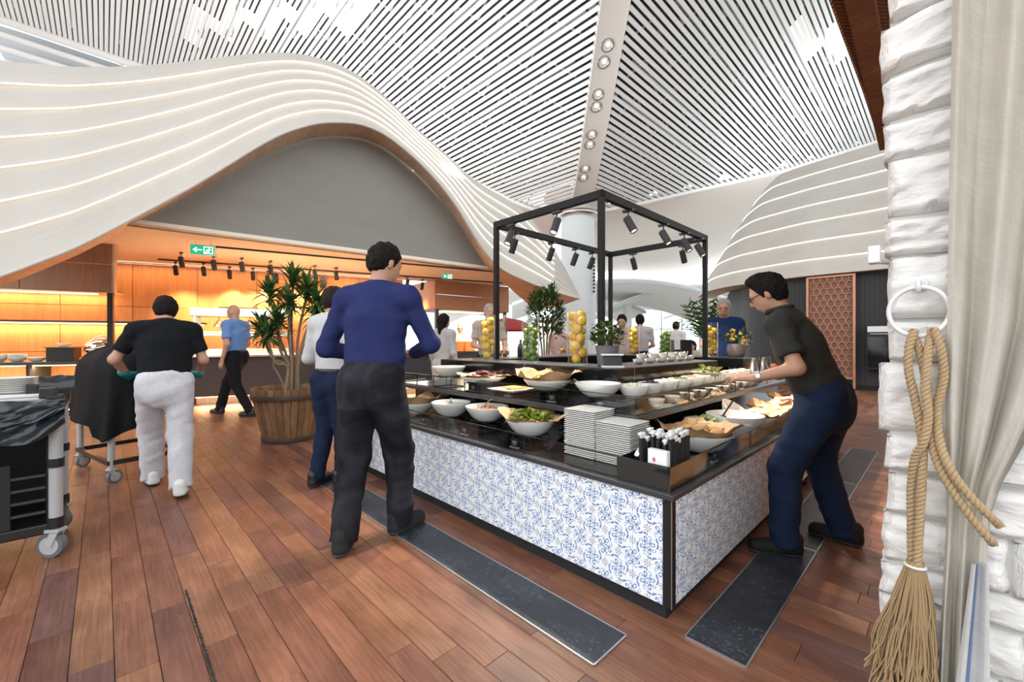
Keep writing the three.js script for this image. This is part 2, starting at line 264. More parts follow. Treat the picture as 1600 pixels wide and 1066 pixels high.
  grit.push(bar(V3(a.x, 0.0004, a.z), V3(lerp(a.x, b.x, 1.1), 0.0004, lerp(a.z, b.z, 1.1)), 0.009, 0.001));
  const g = mesh('grit', grit, M(lin(0.03, 0.026, 0.022), 0.9), floor); g.userData.kind = 'stuff'; floor.updateMatrixWorld(true); g.applyMatrix4(floor.matrixWorld.clone().invert());
}

// ================================================================ SLATTED VAULT
// rib rises from the column towards the camera; slats run level from it: leftwards along u, rightwards along v
const RIB = [[16.4, 6.0], [15.6, 6.12], [14.8, 6.36], [13.9, 6.76], [13.0, 7.24], [12.0, 7.84], [11.0, 8.5], [9.9, 9.22], [8.2, 10.25], [6.2, 11.2], [4, 11.95], [1, 12.6], [-3, 13.1], [-8, 13.3]];
const ribX = (d) => 2.53 - 0.0153 * (15.8 - d);
const ribCurve = curve(RIB.map(([d, h]) => V3(ribX(d), h, -d)));
const ribLen = ribCurve.getLength();
const yAt = (tab, x) => { if (x <= tab[0][0]) return tab[0][1] + (x - tab[0][0]) * (tab[1][1] - tab[0][1]) / (tab[1][0] - tab[0][0]); for (let i = 1; i < tab.length; i++) if (x <= tab[i][0]) { const t = (x - tab[i - 1][0]) / (tab[i][0] - tab[i - 1][0]); return lerp(tab[i - 1][1], tab[i][1], t); } const n = tab.length - 1; return tab[n][1] + (x - tab[n][0]) * (tab[n][1] - tab[n - 1][1]) / (tab[n][0] - tab[n - 1][0]); };
const edgeL = [[-300, -70], [0, 27], [220, 102], [400, 160], [600, 226], [735, 281], [782, 305], [809, 318], [844, 331], [893, 336]];
const edgeR = [[920, 333], [1000, 318], [1100, 295], [1225, 267], [1374, 219], [1600, 140]];
const DU = V3(-St, 0, -Ct), DV = V3(Ct, 0, -St);
function slatEnd(start, dir, edge) { // where the level line meets the vault's edge
  const f = (t) => { const p = start.clone().addScaledVector(dir, t), d = -p.z; if (d < 0.6) return -1; return (CY - (p.y - EYE) / d * FOC) - yAt(edge, CX + p.x / d * FOC); };
  let a = 0; for (; a < 60; a += 0.25) if (f(a) > 0) break;
  let lo = Math.max(0, a - 0.25), hi = a; for (let i = 0; i < 20; i++) { const m = (lo + hi) / 2; f(m) > 0 ? hi = m : lo = m; }
  return Math.min(hi, 42);
}
const ceiling = struct('ceiling');
const slatEnds = { L: [], R: [] };
{
  const pitch = 0.205, n = Math.floor(ribLen / pitch);
  const deckL = [], deckR = [], trussL = [];
  for (let i = 2; i < n; i++) {
    const s = i / n, c = ribCurve.getPointAt(s), tg = ribCurve.getTangentAt(s);
    for (const [side, dir, edge, key] of [[-1, DU, edgeL, 'L'], [1, DV, edgeR, 'R']]) {
      const a = c.clone(); a.x += side * 0.36; a.y += 0.03;
      const L = slatEnd(a, dir, edge); if (L < 0.15) continue;
      const b = a.clone().addScaledVector(dir, L);
      const up = tg.clone().addScaledVector(dir, -tg.dot(dir)).normalize().cross(dir).normalize(); if (up.y < 0) up.negate();
      mesh('slat', bar(a, b, 0.102, 0.03, up), mat.slat, ceiling);
      slatEnds[key].push(b);
      // roof panels above the slats, with glazed gaps left between them
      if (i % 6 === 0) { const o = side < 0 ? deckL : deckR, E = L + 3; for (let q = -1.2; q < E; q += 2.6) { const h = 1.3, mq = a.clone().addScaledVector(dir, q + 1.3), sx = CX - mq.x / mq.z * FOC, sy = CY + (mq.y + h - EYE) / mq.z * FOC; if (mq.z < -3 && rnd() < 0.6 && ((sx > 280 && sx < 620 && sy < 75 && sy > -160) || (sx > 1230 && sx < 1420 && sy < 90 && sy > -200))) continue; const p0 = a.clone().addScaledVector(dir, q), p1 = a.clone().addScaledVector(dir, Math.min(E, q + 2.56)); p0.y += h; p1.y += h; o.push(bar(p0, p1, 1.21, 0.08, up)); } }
      if (i % 5 === 3) { const p0 = a.clone(), p1 = b.clone(); p0.y += 0.6; p1.y += 0.6; trussL.push(rod(p0, p1, 0.06, 8)); for (let q = 0.5; q < L - 1; q += 1.9) { const c0 = a.clone().addScaledVector(dir, q), c1 = a.clone().addScaledVector(dir, q + 0.95), c2 = a.clone().addScaledVector(dir, q + 1.9); c0.y += 0.12; c1.y += 1.0; c2.y += 0.12; trussL.push(rod(c0, c1, 0.03, 6), rod(c1, c2, 0.03, 6)); } }
    }
  }
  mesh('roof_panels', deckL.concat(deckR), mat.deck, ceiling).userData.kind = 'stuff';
  mesh('roof_truss', trussL, mat.truss, ceiling).userData.kind = 'stuff';
  // edge beams along both lower edges
  for (const k of ['L', 'R']) { const e = slatEnds[k].slice(0, 70).filter((_, i) => i % 2 === 0); mesh('edge_beam', new THREE.TubeGeometry(new THREE.CatmullRomCurve3(e), 120, 0.09, 8), mat.slat, ceiling); }
  // rib: a shallow trough with a flared foot
  const rows = [], N = 60;
  for (const [o, y] of [[-0.37, 0.10], [-0.345, -0.02], [-0.30, 0], [0.30, 0], [0.345, -0.02], [0.37, 0.10]]) { const r = []; for (let i = 0; i <= N; i++) { const c = ribCurve.getPointAt(i / N * 0.9); const fl = 1 + 0.9 * Math.pow(Math.max(0, 1 - i / 6), 2); c.x += o * fl; c.y += y; r.push(c); } rows.push(r); }
  mesh('rib', sheet(rows, 0.12, V3(0, 1, 0)), mat.rib, ceiling);
}
// the next bay seen below the edge of this one: an edge beam and level tubes in front of a pale soffit
{
  const b = struct('ceiling_side_bay'), E = slatEnds.L.filter((p) => { const x = CX - p.x / p.z * FOC; return x > -420 && x < 330; });
  const at = (k) => E.map((p) => { const q = p.clone(); q.y -= 0.12 + 0.42 * k; q.z -= 0.25 * k; return q; });
  const tubeAt = (k, r) => new THREE.TubeGeometry(new THREE.CatmullRomCurve3(at(k)), 60, r, 8);
  mesh('edge_beam', tubeAt(-0.1, 0.16), mat.slat, b);
  for (let k = 1; k < 6; k++) mesh('level_tube', tubeAt(k, 0.11), mat.slat, b);
  mesh('soffit_panel', sheet([at(-0.5).map((p) => V3(p.x, p.y, p.z - 1.2)), at(9).map((p) => V3(p.x, p.y - 1, p.z - 3))], 0.1, V3(0, 0, -1)), mat.truss, b);
}
// round downlights in pairs along the rib
[[949, 71], [943, 97], [934, 147], [931, 167], [924, 210], [921, 226], [914, 263], [911, 277]].forEach(([px, py], i) => {
  let best = null, bd = 1e9; for (let s = 0; s < 0.7; s += 0.001) { const c = ribCurve.getPointAt(s), d = -c.z, y = CY - (c.y - EYE) / d * FOC; if (Math.abs(y - py) < bd) { bd = Math.abs(y - py); best = s; } }
  const c = ribCurve.getPointAt(best), tg = ribCurve.getTangentAt(best), nrm = tg.clone().cross(V3(1, 0, 0)).normalize(); if (nrm.y > 0) nrm.negate();
  const t = thing('downlight', `round recessed spotlight in the vault rib, number ${i + 1} counted upwards from the column`.replace('number ' + (i + 1), ['eighth', 'seventh', 'sixth', 'fifth', 'fourth', 'third', 'second', 'first'][i]), 'light', c.clone().addScaledVector(nrm, 0.012), 0, 'downlights along the vault rib');
  t.quaternion.setFromUnitVectors(V3(0, -1, 0), nrm); t.position.x += (px - CX) / FOC * -c.z - c.x;
  mesh('bezel', lathe([[0.115, 0.05], [0.15, 0.03], [0.165, -0.004], [0.15, -0.012], [0.12, 0.0], [0.1, 0.04], [0.115, 0.05]], 28), mat.bulbGlass, t);
  mesh('reflector', lathe([[0.0, 0.05], [0.1, 0.045], [0.12, 0.0]], 24), mat.bulbGlass, t);
  mesh('lamp', cyl(0.055, 0.055, 0.02, 0.02, 0.02, 0.02, 20), mat.lens, t);
});

// ================================================================ COLUMN
{
  const t = thing('column', 'pale round column with a collar under the slatted vault', 'column', V3(0, 0, 0));
  const d = 15.9, x = (903 - CX) / FOC * d; t.position.set(x, 0, -d);
  mesh('shaft', lathe([[0.66, 0], [0.66, 3.5], [0.62, 5.6], [0.6, 6.05]], 40), mat.column, t);
  mesh('collar', lathe([[0.6, 5.85], [0.78, 5.88], [0.8, 6.02], [0.62, 6.1]], 40), mat.steel, t);
  mesh('capital', lathe([[0.5, 6.0], [0.75, 6.25], [1.3, 6.6], [1.3, 6.68], [0.5, 6.4]], 40), mat.rib, t);
  for (let i = 0; i < 9; i++) mesh('bead', sph(0.045, 0.5, 3.6 - i * 0.13 + 0.5, 0.55, 8, 6), mat.charcoal, t);
}

// ================================================================ WAVE CANOPY over the kitchen
const lowE = [[-430, 575], [-310, 530], [-200, 492], [-100, 463], [0, 432], [60, 410], [120, 386], [197, 347], [250, 319], [300, 292], [350, 262], [400, 231], [440, 210], [475, 198], [505, 192], [545, 192], [575, 198], [605, 213], [640, 240], [672, 271], [700, 304], [722, 336], [750, 382], [777, 415], [810, 434], [850, 450], [880, 460], [907, 467]];
const topE = [[-430, 58], [-310, 66], [-200, 75], [-100, 84], [0, 93], [60, 99], [110, 103], [180, 103], [240, 100], [300, 94], [350, 88], [400, 83], [450, 82], [490, 88], [520, 97], [550, 111], [580, 132], [610, 158], [650, 199], [700, 243], [740, 280], [800, 316], [830, 342], [860, 380], [884, 420], [907, 466]];
const smoothAt = (tab) => { const c = new THREE.SplineCurve(tab.map(([x, y]) => new THREE.Vector2(x, y))); const pts = c.getPoints(400).map((p) => [p.x, p.y]); return (x) => yAt(pts, x); };
const lowY = smoothAt(lowE), topY = smoothAt(topE);
const FR = [0, 0.205, 0.35, 0.505, 0.645, 0.775, 0.895, 1];
const bandD = (px, f) => lerp(12.745, 13.45, f) / (1.2725 - (px - CX) / FOC);
const bandAt = (px, f, out = 0) => { const d = bandD(px, f) - out; return pix(px, lerp(lowY(px), topY(px), f), d); };
const greyD = (px) => 13.716 / (1.2725 - (px - CX) / FOC);
const PXS = []; for (let x = -430; x < 907; x += 18) PXS.push(x); PXS.push(907);
{
  const w = struct('trim_1'); tag(w, 'pale undulating canopy of curved lamellas with glowing light lines over the kitchen', 'canopy', null, 'structure');
  for (let i = 0; i < 7; i++) {
    const rows = []; for (let r = 0; r <= 5; r++) { const f = lerp(FR[i], FR[i + 1] - 0.004, r / 5); rows.push(PXS.map((x) => bandAt(x, f, 0.022 * (1 - r / 5) * (1 - r / 5)))); }
    mesh('lamella', sheet(rows, 0.06, V3(-0.618, 0, -0.786)), mat.wave, w);
    if (i) mesh('light_line', new THREE.TubeGeometry(new THREE.CatmullRomCurve3(PXS.filter((x) => x < 880).map((x) => bandAt(x, FR[i] - 0.003, 0.024))), 160, 0.008, 6), mat.strip, w);
  }
  // underside: from the lower edge back to the recessed wall
  const inner = (px) => {
    if (px > 767) { const t = (px - 767) / 140; return pix(px, lerp(425, 480, Math.min(1, t * 2.2)) - (t > 0.75 ? (t - 0.75) * 52 : 0), lerp(greyD(767), 13.4, Math.min(1, t * 2)) - (t > 0.8 ? (t - 0.8) * 6 : 0)); }
    const arch = lowY(px) + lerp(7, 21, clamp((px - 195) / 250, 0, 1)) * (px > 195 ? 1 : 0);
    if (px >= 195) return pix(px, Math.min(arch, lerp(349, 422, (px - 195) / 572)), greyD(px));
    const p = pix(px, lowY(px), bandD(px, 0)), e = lerp(1.0, 0.6, clamp((px + 200) / 395, 0, 1)); return V3(p.x - 0.618 * e, p.y + 0.06, p.z - 0.786 * e);
  };
  const rows = []; for (let r = 0; r <= 4; r++) rows.push(PXS.map((x) => { const a = bandAt(x, 0, 0.022), b = inner(x); return a.lerp(b, r / 4); }));
  mesh('underside', sheet(rows), mat.soffit, w);
  mesh('edge_lip', new THREE.TubeGeometry(new THREE.CatmullRomCurve3(PXS.map((x) => bandAt(x, 0, 0.03))), 160, 0.02, 6), mat.wave, w);
  // recessed grey wall under the arch, standing on the kitchen ceiling
  const g = struct('wall_recess'), bot = [], top = [];
  for (let x = 150; x <= 790; x += 10) { const d = greyD(x) + 0.02; const b = pix(x, 400, d); b.y = 2.98; const a = pix(x, lowY(x) - 2, d); bot.push(b); top.push(a.y > b.y ? a : b.clone()); }
  const mid = (t) => bot.map((b, j) => b.clone().lerp(top[j], t));
  mesh('panel', sheet([bot, mid(0.33), mid(0.66), top], 0.06, V3(-0.618, 0, -0.786)), mat.greyWall, g);
}
// ================================================================ KITCHEN SHELL
{
  const c = struct('ceiling_kitchen');
  const pA = [], pB = []; for (let i = 0; i <= 10; i++) { const d = lerp(4.9, 11.4, i / 10); pA.push(V3(-13.716 + 1.2725 * d + 0.02, 3.0, -d)); pB.push(kit(lerp(-5, 10.5, i / 10), 2.3, 3.0)); }
  mesh('panel', sheet([pA, pB], 0.08, V3(0, 1, 0)), mat.kitchenCeiling, c);
  mesh('edge_profile', new THREE.TubeGeometry(new THREE.CatmullRomCurve3(pA), 20, 0.02, 6), mat.soffit, c);
  for (const [k0, b0, k1, b1] of [[2.2, -0.6, 9, -0.15], [0.9, 1.35, 9, 1.55]]) mesh('track', bar(kit(k0, b0, 2.985), kit(k1, b1, 2.985), 0.04, 0.03), mat.charcoal, c);
  const w = struct('wall_kitchen', kit(0, 2.3, 0), KA);
  mesh('backing', box(12, 3.0, 0.1, 0.2, 1.5, -0.08), mat.charcoal, w);
  for (let i = 0; i < 13; i++) for (const [y0, y1] of [[0, 1.02], [1.03, 2.02], [2.03, 2.99]]) if (i < 10) mesh('panel', box(1.19, y1 - y0, 0.03, -5.2 + i * 1.2, (y0 + y1) / 2, 0, 0.003), mat.orange, w);
  mesh('added_wall_glow', box(10.8, 0.02, 0.08, 0.6, 3.0, 0.3), new THREE.MeshStandardMaterial({ color: 0xffffff, emissive: lin(1, 0.7, 0.42), emissiveIntensity: 0.35 }), w);  // unseen glowing strip, added with its area light to brighten the kitchen wall
  const ws = new THREE.RectAreaLight(lin(1, 0.70, 0.42), 9, 10.8, 0.08); ws.position.copy(kit(0.6, 2.0, 2.96)); ws.lookAt(kit(0.6, 2.16, 1.6)); scene.add(ws);
  const s = struct('wall_side_kitchen', kit(-5.4, 0, 0), KA); mesh('panel', box(0.1, 3, 6, 0, 1.5, 0.5), mat.orange, s);
}
// ================================================================ RIGHT-HAND PAVILION
{
  const w = struct('wall_pavilion');
  const wall = [[1420, 10.0], [1376, 10.5], [1300, 11.2], [1250, 11.75], [1207, 12.4], [1172, 13.3], [1156, 14.3]].map(([px, d]) => V3((px - CX) / FOC * d, 0, -d)); wall.push(V3(8.2, 0, -16), V3(9.6, 0, -17.2));
  const c = new THREE.CatmullRomCurve3(wall), n = 90, p = c.getSpacedPoints(n);
  for (let i = 0; i < n; i += 1) { const a = p[i].clone(), b = p[i + 1].clone(); b.lerp(a, 0.04); const q = (h, y) => { const m = h.clone(); m.y = y; return m; }; mesh('cladding_board', sheet([[q(a, 0.12), q(b, 0.12)], [q(a, 3.0), q(b, 3.0)]], 0.03, V3(0.6, 0, -0.7)), mat.charcoal, w); }
  const sk = c.getSpacedPoints(60); mesh('skirting', sheet([sk.map((q) => V3(q.x - 0.01, 0, q.z)), sk.map((q) => V3(q.x - 0.01, 0.12, q.z))], 0.05, V3(0.6, 0, -0.7)), mat.blackMatte, w);
  mesh('inner_wall', sheet([sk.map((q) => V3(q.x + 0.08, 0, q.z - 0.05)), sk.map((q) => V3(q.x + 0.08, 3.2, q.z - 0.05))], 0.1, V3(0.6, 0, -0.7)), mat.blackMatte, w);
  // pierced screen with its copper frame
  const a = pix(1262, 533, 11.45), b = pix(1335, 533, 10.72), dir = b.clone().sub(a), L = Math.hypot(dir.x, dir.z), ang = Math.atan2(-dir.z, dir.x);
  const t = thing('lattice_screen', 'copper pierced lattice screen set in the dark pavilion wall', 'screen', V3(a.x, 0, a.z), ang);
  const bars = []; for (let i = 0; i < 9; i++) for (let j = 0; j < 16; j++) { const g = new THREE.TorusGeometry(0.085, 0.014, 5, 6); g.scale(0.9, 1.15, 1).translate(0.12 + i * 0.155 + (j % 2) * 0.078, 0.5 + j * 0.158, 0); if (g.boundingBox === null) g.computeBoundingBox(); if (g.boundingBox.max.x < L) bars.push(g); }
  mesh('lattice', bars, M(lin(0.55, 0.27, 0.17), 0.45, { metalness: 0.5 }), t);
  mesh('frame', [box(0.05, 2.95, 0.08, 0.0, 1.5, 0), box(0.05, 2.95, 0.08, L, 1.5, 0), box(L, 0.05, 0.08, L / 2, 0.3, 0), box(L, 0.05, 0.08, L / 2, 2.95, 0)], M(lin(0.6, 0.3, 0.19), 0.4, { metalness: 0.5 }), t);
  mesh('back_panel', box(L, 2.7, 0.02, L / 2, 1.6, -0.05), M(lin(0.30, 0.17, 0.12), 0.7), t);
  // black oven built into the wall
  const o = thing('wall_oven', 'black glass-fronted oven built into the dark pavilion wall', 'oven', V3(0, 0, 0), Math.atan2(0.7, -0.7) - Math.PI / 2);
  const op = pix(1380, 533, 10.25); o.position.set(op.x, 0, op.z); o.rotation.y = -0.75;
  mesh('body', box(0.62, 1.1, 0.3, 0, 1.1, -0.1, 0.01), mat.black, o); mesh('door', box(0.58, 0.75, 0.03, 0, 0.98, 0.06, 0.005), mat.screen, o); mesh('handle', rod(V3(-0.24, 1.42, 0.1), V3(0.24, 1.42, 0.1), 0.012), mat.chrome, o); mesh('control_panel', box(0.58, 0.14, 0.02, 0, 1.54, 0.06), mat.steel, o);
  // flaring roof band
  const bandS = struct('trim_2'); tag(bandS, 'pale flared roof band with light lines above the dark pavilion', 'canopy', null, 'structure');
  const bot = [[1470, 9.45, 3], [1376, 10.28, 3], [1300, 10.97, 3], [1250, 11.5, 3], [1190, 12.5, 3], [1150, 13.3, 3], [1133, 13.75, 3]].map(([px, d, h]) => V3((px - CX) / FOC * d, h, -d)); bot.push(V3(6.95, 3, -15), V3(7.5, 3, -17));
  const tp = [[1470, 10.9], [1372, 12.0], [1320, 12.65], [1280, 13.2], [1245, 13.75], [1222, 14.2], [1214, 14.5]].map(([px, d]) => V3((px - CX) / FOC * d, 6.9, -d)); tp.push(V3(9.45, 6.9, -15.8), V3(10.2, 6.9, -17.4));
  const cb = new THREE.CatmullRomCurve3(bot), ct = new THREE.CatmullRomCurve3(tp), N = 50, B = [], T = [];
  for (let i = 0; i <= N; i++) { B.push(cb.getPoint(i / N)); T.push(ct.getPoint(i / N)); }
  const f2 = [0, 0.125, 0.27, 0.43, 0.58, 0.735, 0.88, 1];
  for (let i = 0; i < 7; i++) {
    const rows = []; for (let r = 0; r <= 3; r++) { const f = lerp(f2[i], f2[i + 1] - 0.003, r / 3); rows.push(B.map((q, j) => { const m = q.clone().lerp(T[j], f); m.x -= 0.04 * (1 - r / 3) + 0.25 * Math.sin(f * Math.PI) * 0.6; m.z += 0.03 * (1 - r / 3); return m; })); }
    mesh('lamella', sheet(rows, 0.06, V3(0.7, 0, -0.7)), mat.wave, bandS);
    if (i) mesh('light_line', new THREE.TubeGeometry(new THREE.CatmullRomCurve3(B.map((q, j) => { const m = q.clone().lerp(T[j], f2[i]); m.x -= 0.012 + 0.15 * Math.sin(f2[i] * Math.PI); m.z += 0.012; return m; })), 120, 0.018, 6), mat.strip, bandS);
  }
  mesh('underside', sheet([B, B.map((q) => V3(q.x + 0.9, 3.02, q.z - 0.5))], 0.05, V3(0, 1, 0)), mat.soffit, bandS);
}
// ================================================================ FILL LIGHTS added out of sight on the canopy roofs to brighten the vault
[[-4.6, 4.9, -10.2, 7, 2.2, 0.66, 4.6, 'unseen light panel added behind the wave canopy to brighten the vault'], [13.2, 6.4, -15.2, 4.5, 2.2, -0.75, 3.2, 'unseen light panel added above the dark pavilion to brighten the vault']].forEach(([x, y, z, w, d, a, pw, l]) => {
  const t = thing('added_vault_fill', l, 'light', V3(x, y, z), a); mesh('tray', box(w, 0.1, d, 0, -0.06, 0), mat.charcoal, t); mesh('fill_face', box(w - 0.1, 0.01, d - 0.1, 0, 0, 0), new THREE.MeshStandardMaterial({ color: 0xffffff, emissive: lin(1, 0.98, 0.95), emissiveIntensity: 1 }), t);
  mesh('stand', box(w * 0.5, y - 3.35, d * 0.4, 0, -0.11 - (y - 3.35) / 2, 0), mat.charcoal, t);
  const r = new THREE.RectAreaLight(lin(1, 0.98, 0.95), pw, w, d); r.position.set(x, y + 0.03, z); r.lookAt(x, y + 5, z); scene.add(r);
});
// ================================================================ FAR HALL
{
  const f = struct('ceiling_far');
  // smooth cream vault continuing behind the slats
  const e = slatEnds.R.slice(0, 62).filter((_, i) => i % 3 === 0), rows = [];
  for (let r = 0; r <= 8; r++) { const t = r / 8; rows.push(e.map((p, j) => { const s = j / (e.length - 1); return V3(p.x + t * 4 * (1 - s), lerp(p.y, 7.4 + 1.4 * s, Math.sqrt(t)), p.z - t * 22); })); }
  mesh('vault_shell', sheet(rows, 0.2, V3(0, 1, 0)), mat.cream, f);
  const el = slatEnds.L.slice(0, 90).filter((_, i) => i % 4 === 0), rl = [];
  for (let r = 0; r <= 5; r++) rl.push(el.map((p) => V3(p.x, p.y - 1.2 * r / 5, p.z - r * 1.6)));
  mesh('vault_shell', sheet(rl, 0.15, V3(0, 1, 0)), mat.cream, f);
  // low white arches far behind
  for (const [cx, d, R, h, sag] of [[9, 33, 9, 5.9, 1.9], [17, 37, 9, 6.0, 2.2], [3, 44, 11, 6.8, 2.6], [18, 52, 13, 6.6, 2.4], [31, 46, 11, 6.8, 2]]) {
    const r2 = []; for (let i = 0; i <= 6; i++) { const r = []; for (let j = 0; j <= 20; j++) { const s = j / 20 * 2 - 1; r.push(V3(cx + s * R, h - sag * s * s - i * 0.12, -(d + i * 1.6))); } r2.push(r); }
    mesh('far_arch', sheet(r2, 0.25, V3(0, 1, 0)), mat.whiteMatte, f);
    mesh('far_rib', new THREE.TubeGeometry(new THREE.CatmullRomCurve3(r2[0]), 30, 0.12, 6), mat.truss, f);
  }
  for (const [x, d] of [[11.5, 42], [20, 44], [4.2, 40], [28, 50]]) mesh('far_column', cyl(0.45, 0.4, 6, x, 3, -d, 16), mat.whiteMatte, f);
  const gl = struct('window_1'); const fr = [];
  for (let x = -8; x < 46; x += 3) fr.push(box(0.12, 9, 0.12, x, 4.5, -62)); for (const y of [0.6, 3, 6]) fr.push(box(54, 0.1, 0.12, 19, y, -62));
  mesh('mullions', fr, mat.truss, gl); mesh('pane', box(54, 9, 0.02, 19, 4.5, -62.1), mat.glass, gl);
}

// ================================================================ BUFFET ISLAND
const LU = 3.43, LV = 4.26, Y1 = 0.586, Y2 = 0.826, Y3 = 1.066, I2 = 0.39, I3 = 0.69, I4 = 1.09;
const bb = (u0, u1, v0, v1, y0, y1, r = 0) => box(v1 - v0, y1 - y0, u1 - u0, (v0 + v1) / 2, (y0 + y1) / 2, -(u0 + u1) / 2, r);
const ring = (a, b, y0, y1, r) => [bb(a, b, a, LV - a, y0, y1, r), bb(LU - b, LU - a, a, LV - a, y0, y1, r), bb(b, LU - b, a, b, y0, y1, r), bb(b, LU - b, LV - b, LV - a, y0, y1, r)];
const buffet = thing('buffet_island', 'tiered black buffet island clad in blue and white patterned tiles', 'buffet', uv(0, 0, 0), TH);
{
  mesh('plinth', bb(0.05, LU - 0.05, 0.05, LV - 0.05, 0, 0.1), mat.blackMatte, buffet);
  mesh('carcass', bb(0.016, LU - 0.016, 0.016, LV - 0.016, 0.087, 0.565), mat.mortar, buffet);
  const ht = (0.562 - 0.087) / 3, tw = 0.15, unit = (sx, sz) => { const g = box(sx, ht - 0.0012, sz, 0, 0, 0, 0.0008), p = g.attributes.position, t = g.attributes.uv; for (let i = 0; i < p.count; i++) t.setXY(i, (sz > sx ? p.getZ(i) : p.getX(i)) / tw + 0.5, p.getY(i) / ht + 0.5); return g; };
  const gf = unit(0.012, tw - 0.0012), gr = unit(tw - 0.0012, 0.012);
  for (let r = 0; r < 3; r++) {
    for (let i = 0; i < 22; i++) { const m = mesh('tile', gf, mat.tile, buffet); m.position.set(0.010, 0.087 + ht * (r + 0.5), -(0.04 + tw * (i + 0.5))); }
    for (let i = 0; i < 27; i++) { const m = mesh('tile', gr, mat.tile, buffet); m.position.set(0.04 + tw * (i + 0.5), 0.087 + ht * (r + 0.5), -0.010); }
  }
  for (const [a, b] of [[0, 0], [LU, 0], [0, LV]]) mesh('corner_profile', bb(Math.max(0, a - 0.042) , Math.max(0.042, a), Math.max(0, b - 0.042), Math.max(0.042, b), 0.087, 0.562, 0.003), mat.black, buffet);
  mesh('edge_trim', [box(0.004, 0.47, 0.004, -0.001, 0.324, 0.001)], mat.steel, buffet);
  mesh('ledge', bb(-0.015, LU + 0.015, -0.015, LV + 0.015, 0.558, Y1, 0.006), mat.slate, buffet);
  mesh('lower_well', bb(0.03, LU - 0.03, 0.03, LV - 0.03, Y1, Y1 + 0.006), mat.blackGloss, buffet);
  mesh('riser_wall', [bb(I2 + 0.12, LU - I2 - 0.12, I2 + 0.12, LV - I2 - 0.12, Y1, Y2 - 0.03)], mat.blackGloss, buffet);
  mesh('middle_shelf', bb(I2 - 0.02, LU - I2 + 0.02, I2 - 0.02, LV - I2 + 0.02, Y2 - 0.035, Y2, 0.005), mat.slate, buffet);
  mesh('middle_well', bb(I2 + 0.02, LU - I2 - 0.02, I2 + 0.02, LV - I2 - 0.02, Y2, Y2 + 0.005), mat.blackGloss, buffet);
  mesh('upper_riser_wall', [bb(I3 + 0.2, LU - I3 - 0.2, I3 + 0.2, I3 + 0.24, Y2, Y3 - 0.1), bb(I3 + 0.2, I3 + 0.24, I3 + 0.2, 2.3, Y2, Y3 - 0.1), bb(I3 + 0.2, LU - I3 - 0.2, LV - I3 - 0.24, LV - I3 - 0.2, Y2, Y3 - 0.1), bb(LU - I3 - 0.24, LU - I3 - 0.2, I3 + 0.2, LV - I3 - 0.2, Y2, Y3 - 0.1)], mat.blackGloss, buffet);
  const fascia = [bb(I3, LU - I3, I3, I4, Y3 - 0.105, Y3 - 0.004, 0.004), bb(I3, I4, I4, 2.44, Y3 - 0.105, Y3 - 0.004, 0.004), bb(LU - I4, LU - I3, I4, LV - I3, Y3 - 0.105, Y3 - 0.004, 0.004), bb(I3, LU - I4, LV - I4, LV - I3, Y3 - 0.105, Y3 - 0.004, 0.004)];
  mesh('top_shelf', fascia, mat.blackGloss, buffet);
  mesh('top_shelf_surface', [bb(I3 + 0.004, LU - I3 - 0.004, I3 + 0.004, I4 - 0.004, Y3 - 0.004, Y3), bb(I3 + 0.004, I4 - 0.004, I4, 2.436, Y3 - 0.004, Y3), bb(LU - I4 + 0.004, LU - I3, I4, LV - I3, Y3 - 0.004, Y3), bb(I3, LU - I4, LV - I4, LV - I3, Y3 - 0.004, Y3)], mat.slate, buffet);
  // glass guards of the two lower tiers with dark polished top edges
  for (const [i, y] of [[0.012, Y1], [I2, Y2]]) {
    const h = 0.107;
    for (const q of [bb(i, LU - i, i, i + 0.006, y, y + h), bb(i, i + 0.006, i, LV - i, y, y + h)]) mesh('glass_guard', q, mat.glass, buffet);
    mesh('guard_edge', [bb(i - 0.001, LU - i, i - 0.001, i + 0.007, y + h, y + h + 0.004), bb(i - 0.001, i + 0.007, i, LV - i, y + h, y + h + 0.004)], mat.glassEdge, buffet);
    mesh('guard_joint', [0.9, 1.8, 2.7].flatMap((s) => [bb(s, s + 0.003, i - 0.001, i + 0.007, y, y + h), bb(i - 0.001, i + 0.007, s + 0.2, s + 0.203, y, y + h)]), mat.glassEdge, buffet);
  }
  mesh('shelf_joint', [bb(I3 - 0.002, I3, 0.9, 0.903, Y3 - 0.1, Y3), bb(1.55, 1.553, I3 - 0.002, I3, Y3 - 0.1, Y3)], mat.steel, buffet);
}
// ---------------------------------------------------------------- anti-slip floor mats
{
  const put = (u0, u1, v0, v1, label) => { const t = thing('floor_mat', label, 'mat', uv(0, 0, 0), TH, 'rubber floor mats around the buffet'); mesh('pad', bb(u0, u1, v0, v1, 0.0005, 0.006, 0.002), mat.matRug, t); mesh('edging', [bb(u0, u1, v0 - 0.006, v0, 0, 0.008), bb(u0, u1, v1, v1 + 0.006, 0, 0.008), bb(u0 - 0.006, u0, v0, v1, 0, 0.008), bb(u1, u1 + 0.006, v0, v1, 0, 0.008)], mat.alu, t); };
  put(0.118, 1.675, -0.41, -0.178, 'scuffed dark floor mat before the blue tiled side, near the cutlery corner');
  put(1.69, 3.27, -0.41, -0.178, 'dark floor mat before the blue tiled side, under the man in the blue sweater');
  put(-0.292, -0.063, 0.0, 1.25, 'bluish dark floor mat beside the shaded tiled side, at the cutlery corner');
  put(-0.292, -0.063, 1.265, 2.9, 'bluish dark floor mat under the feet of the man in the grey polo shirt');
  put(-0.292, -0.063, 2.915, 4.5, 'bluish dark floor mat beyond the man in the grey polo shirt');
}
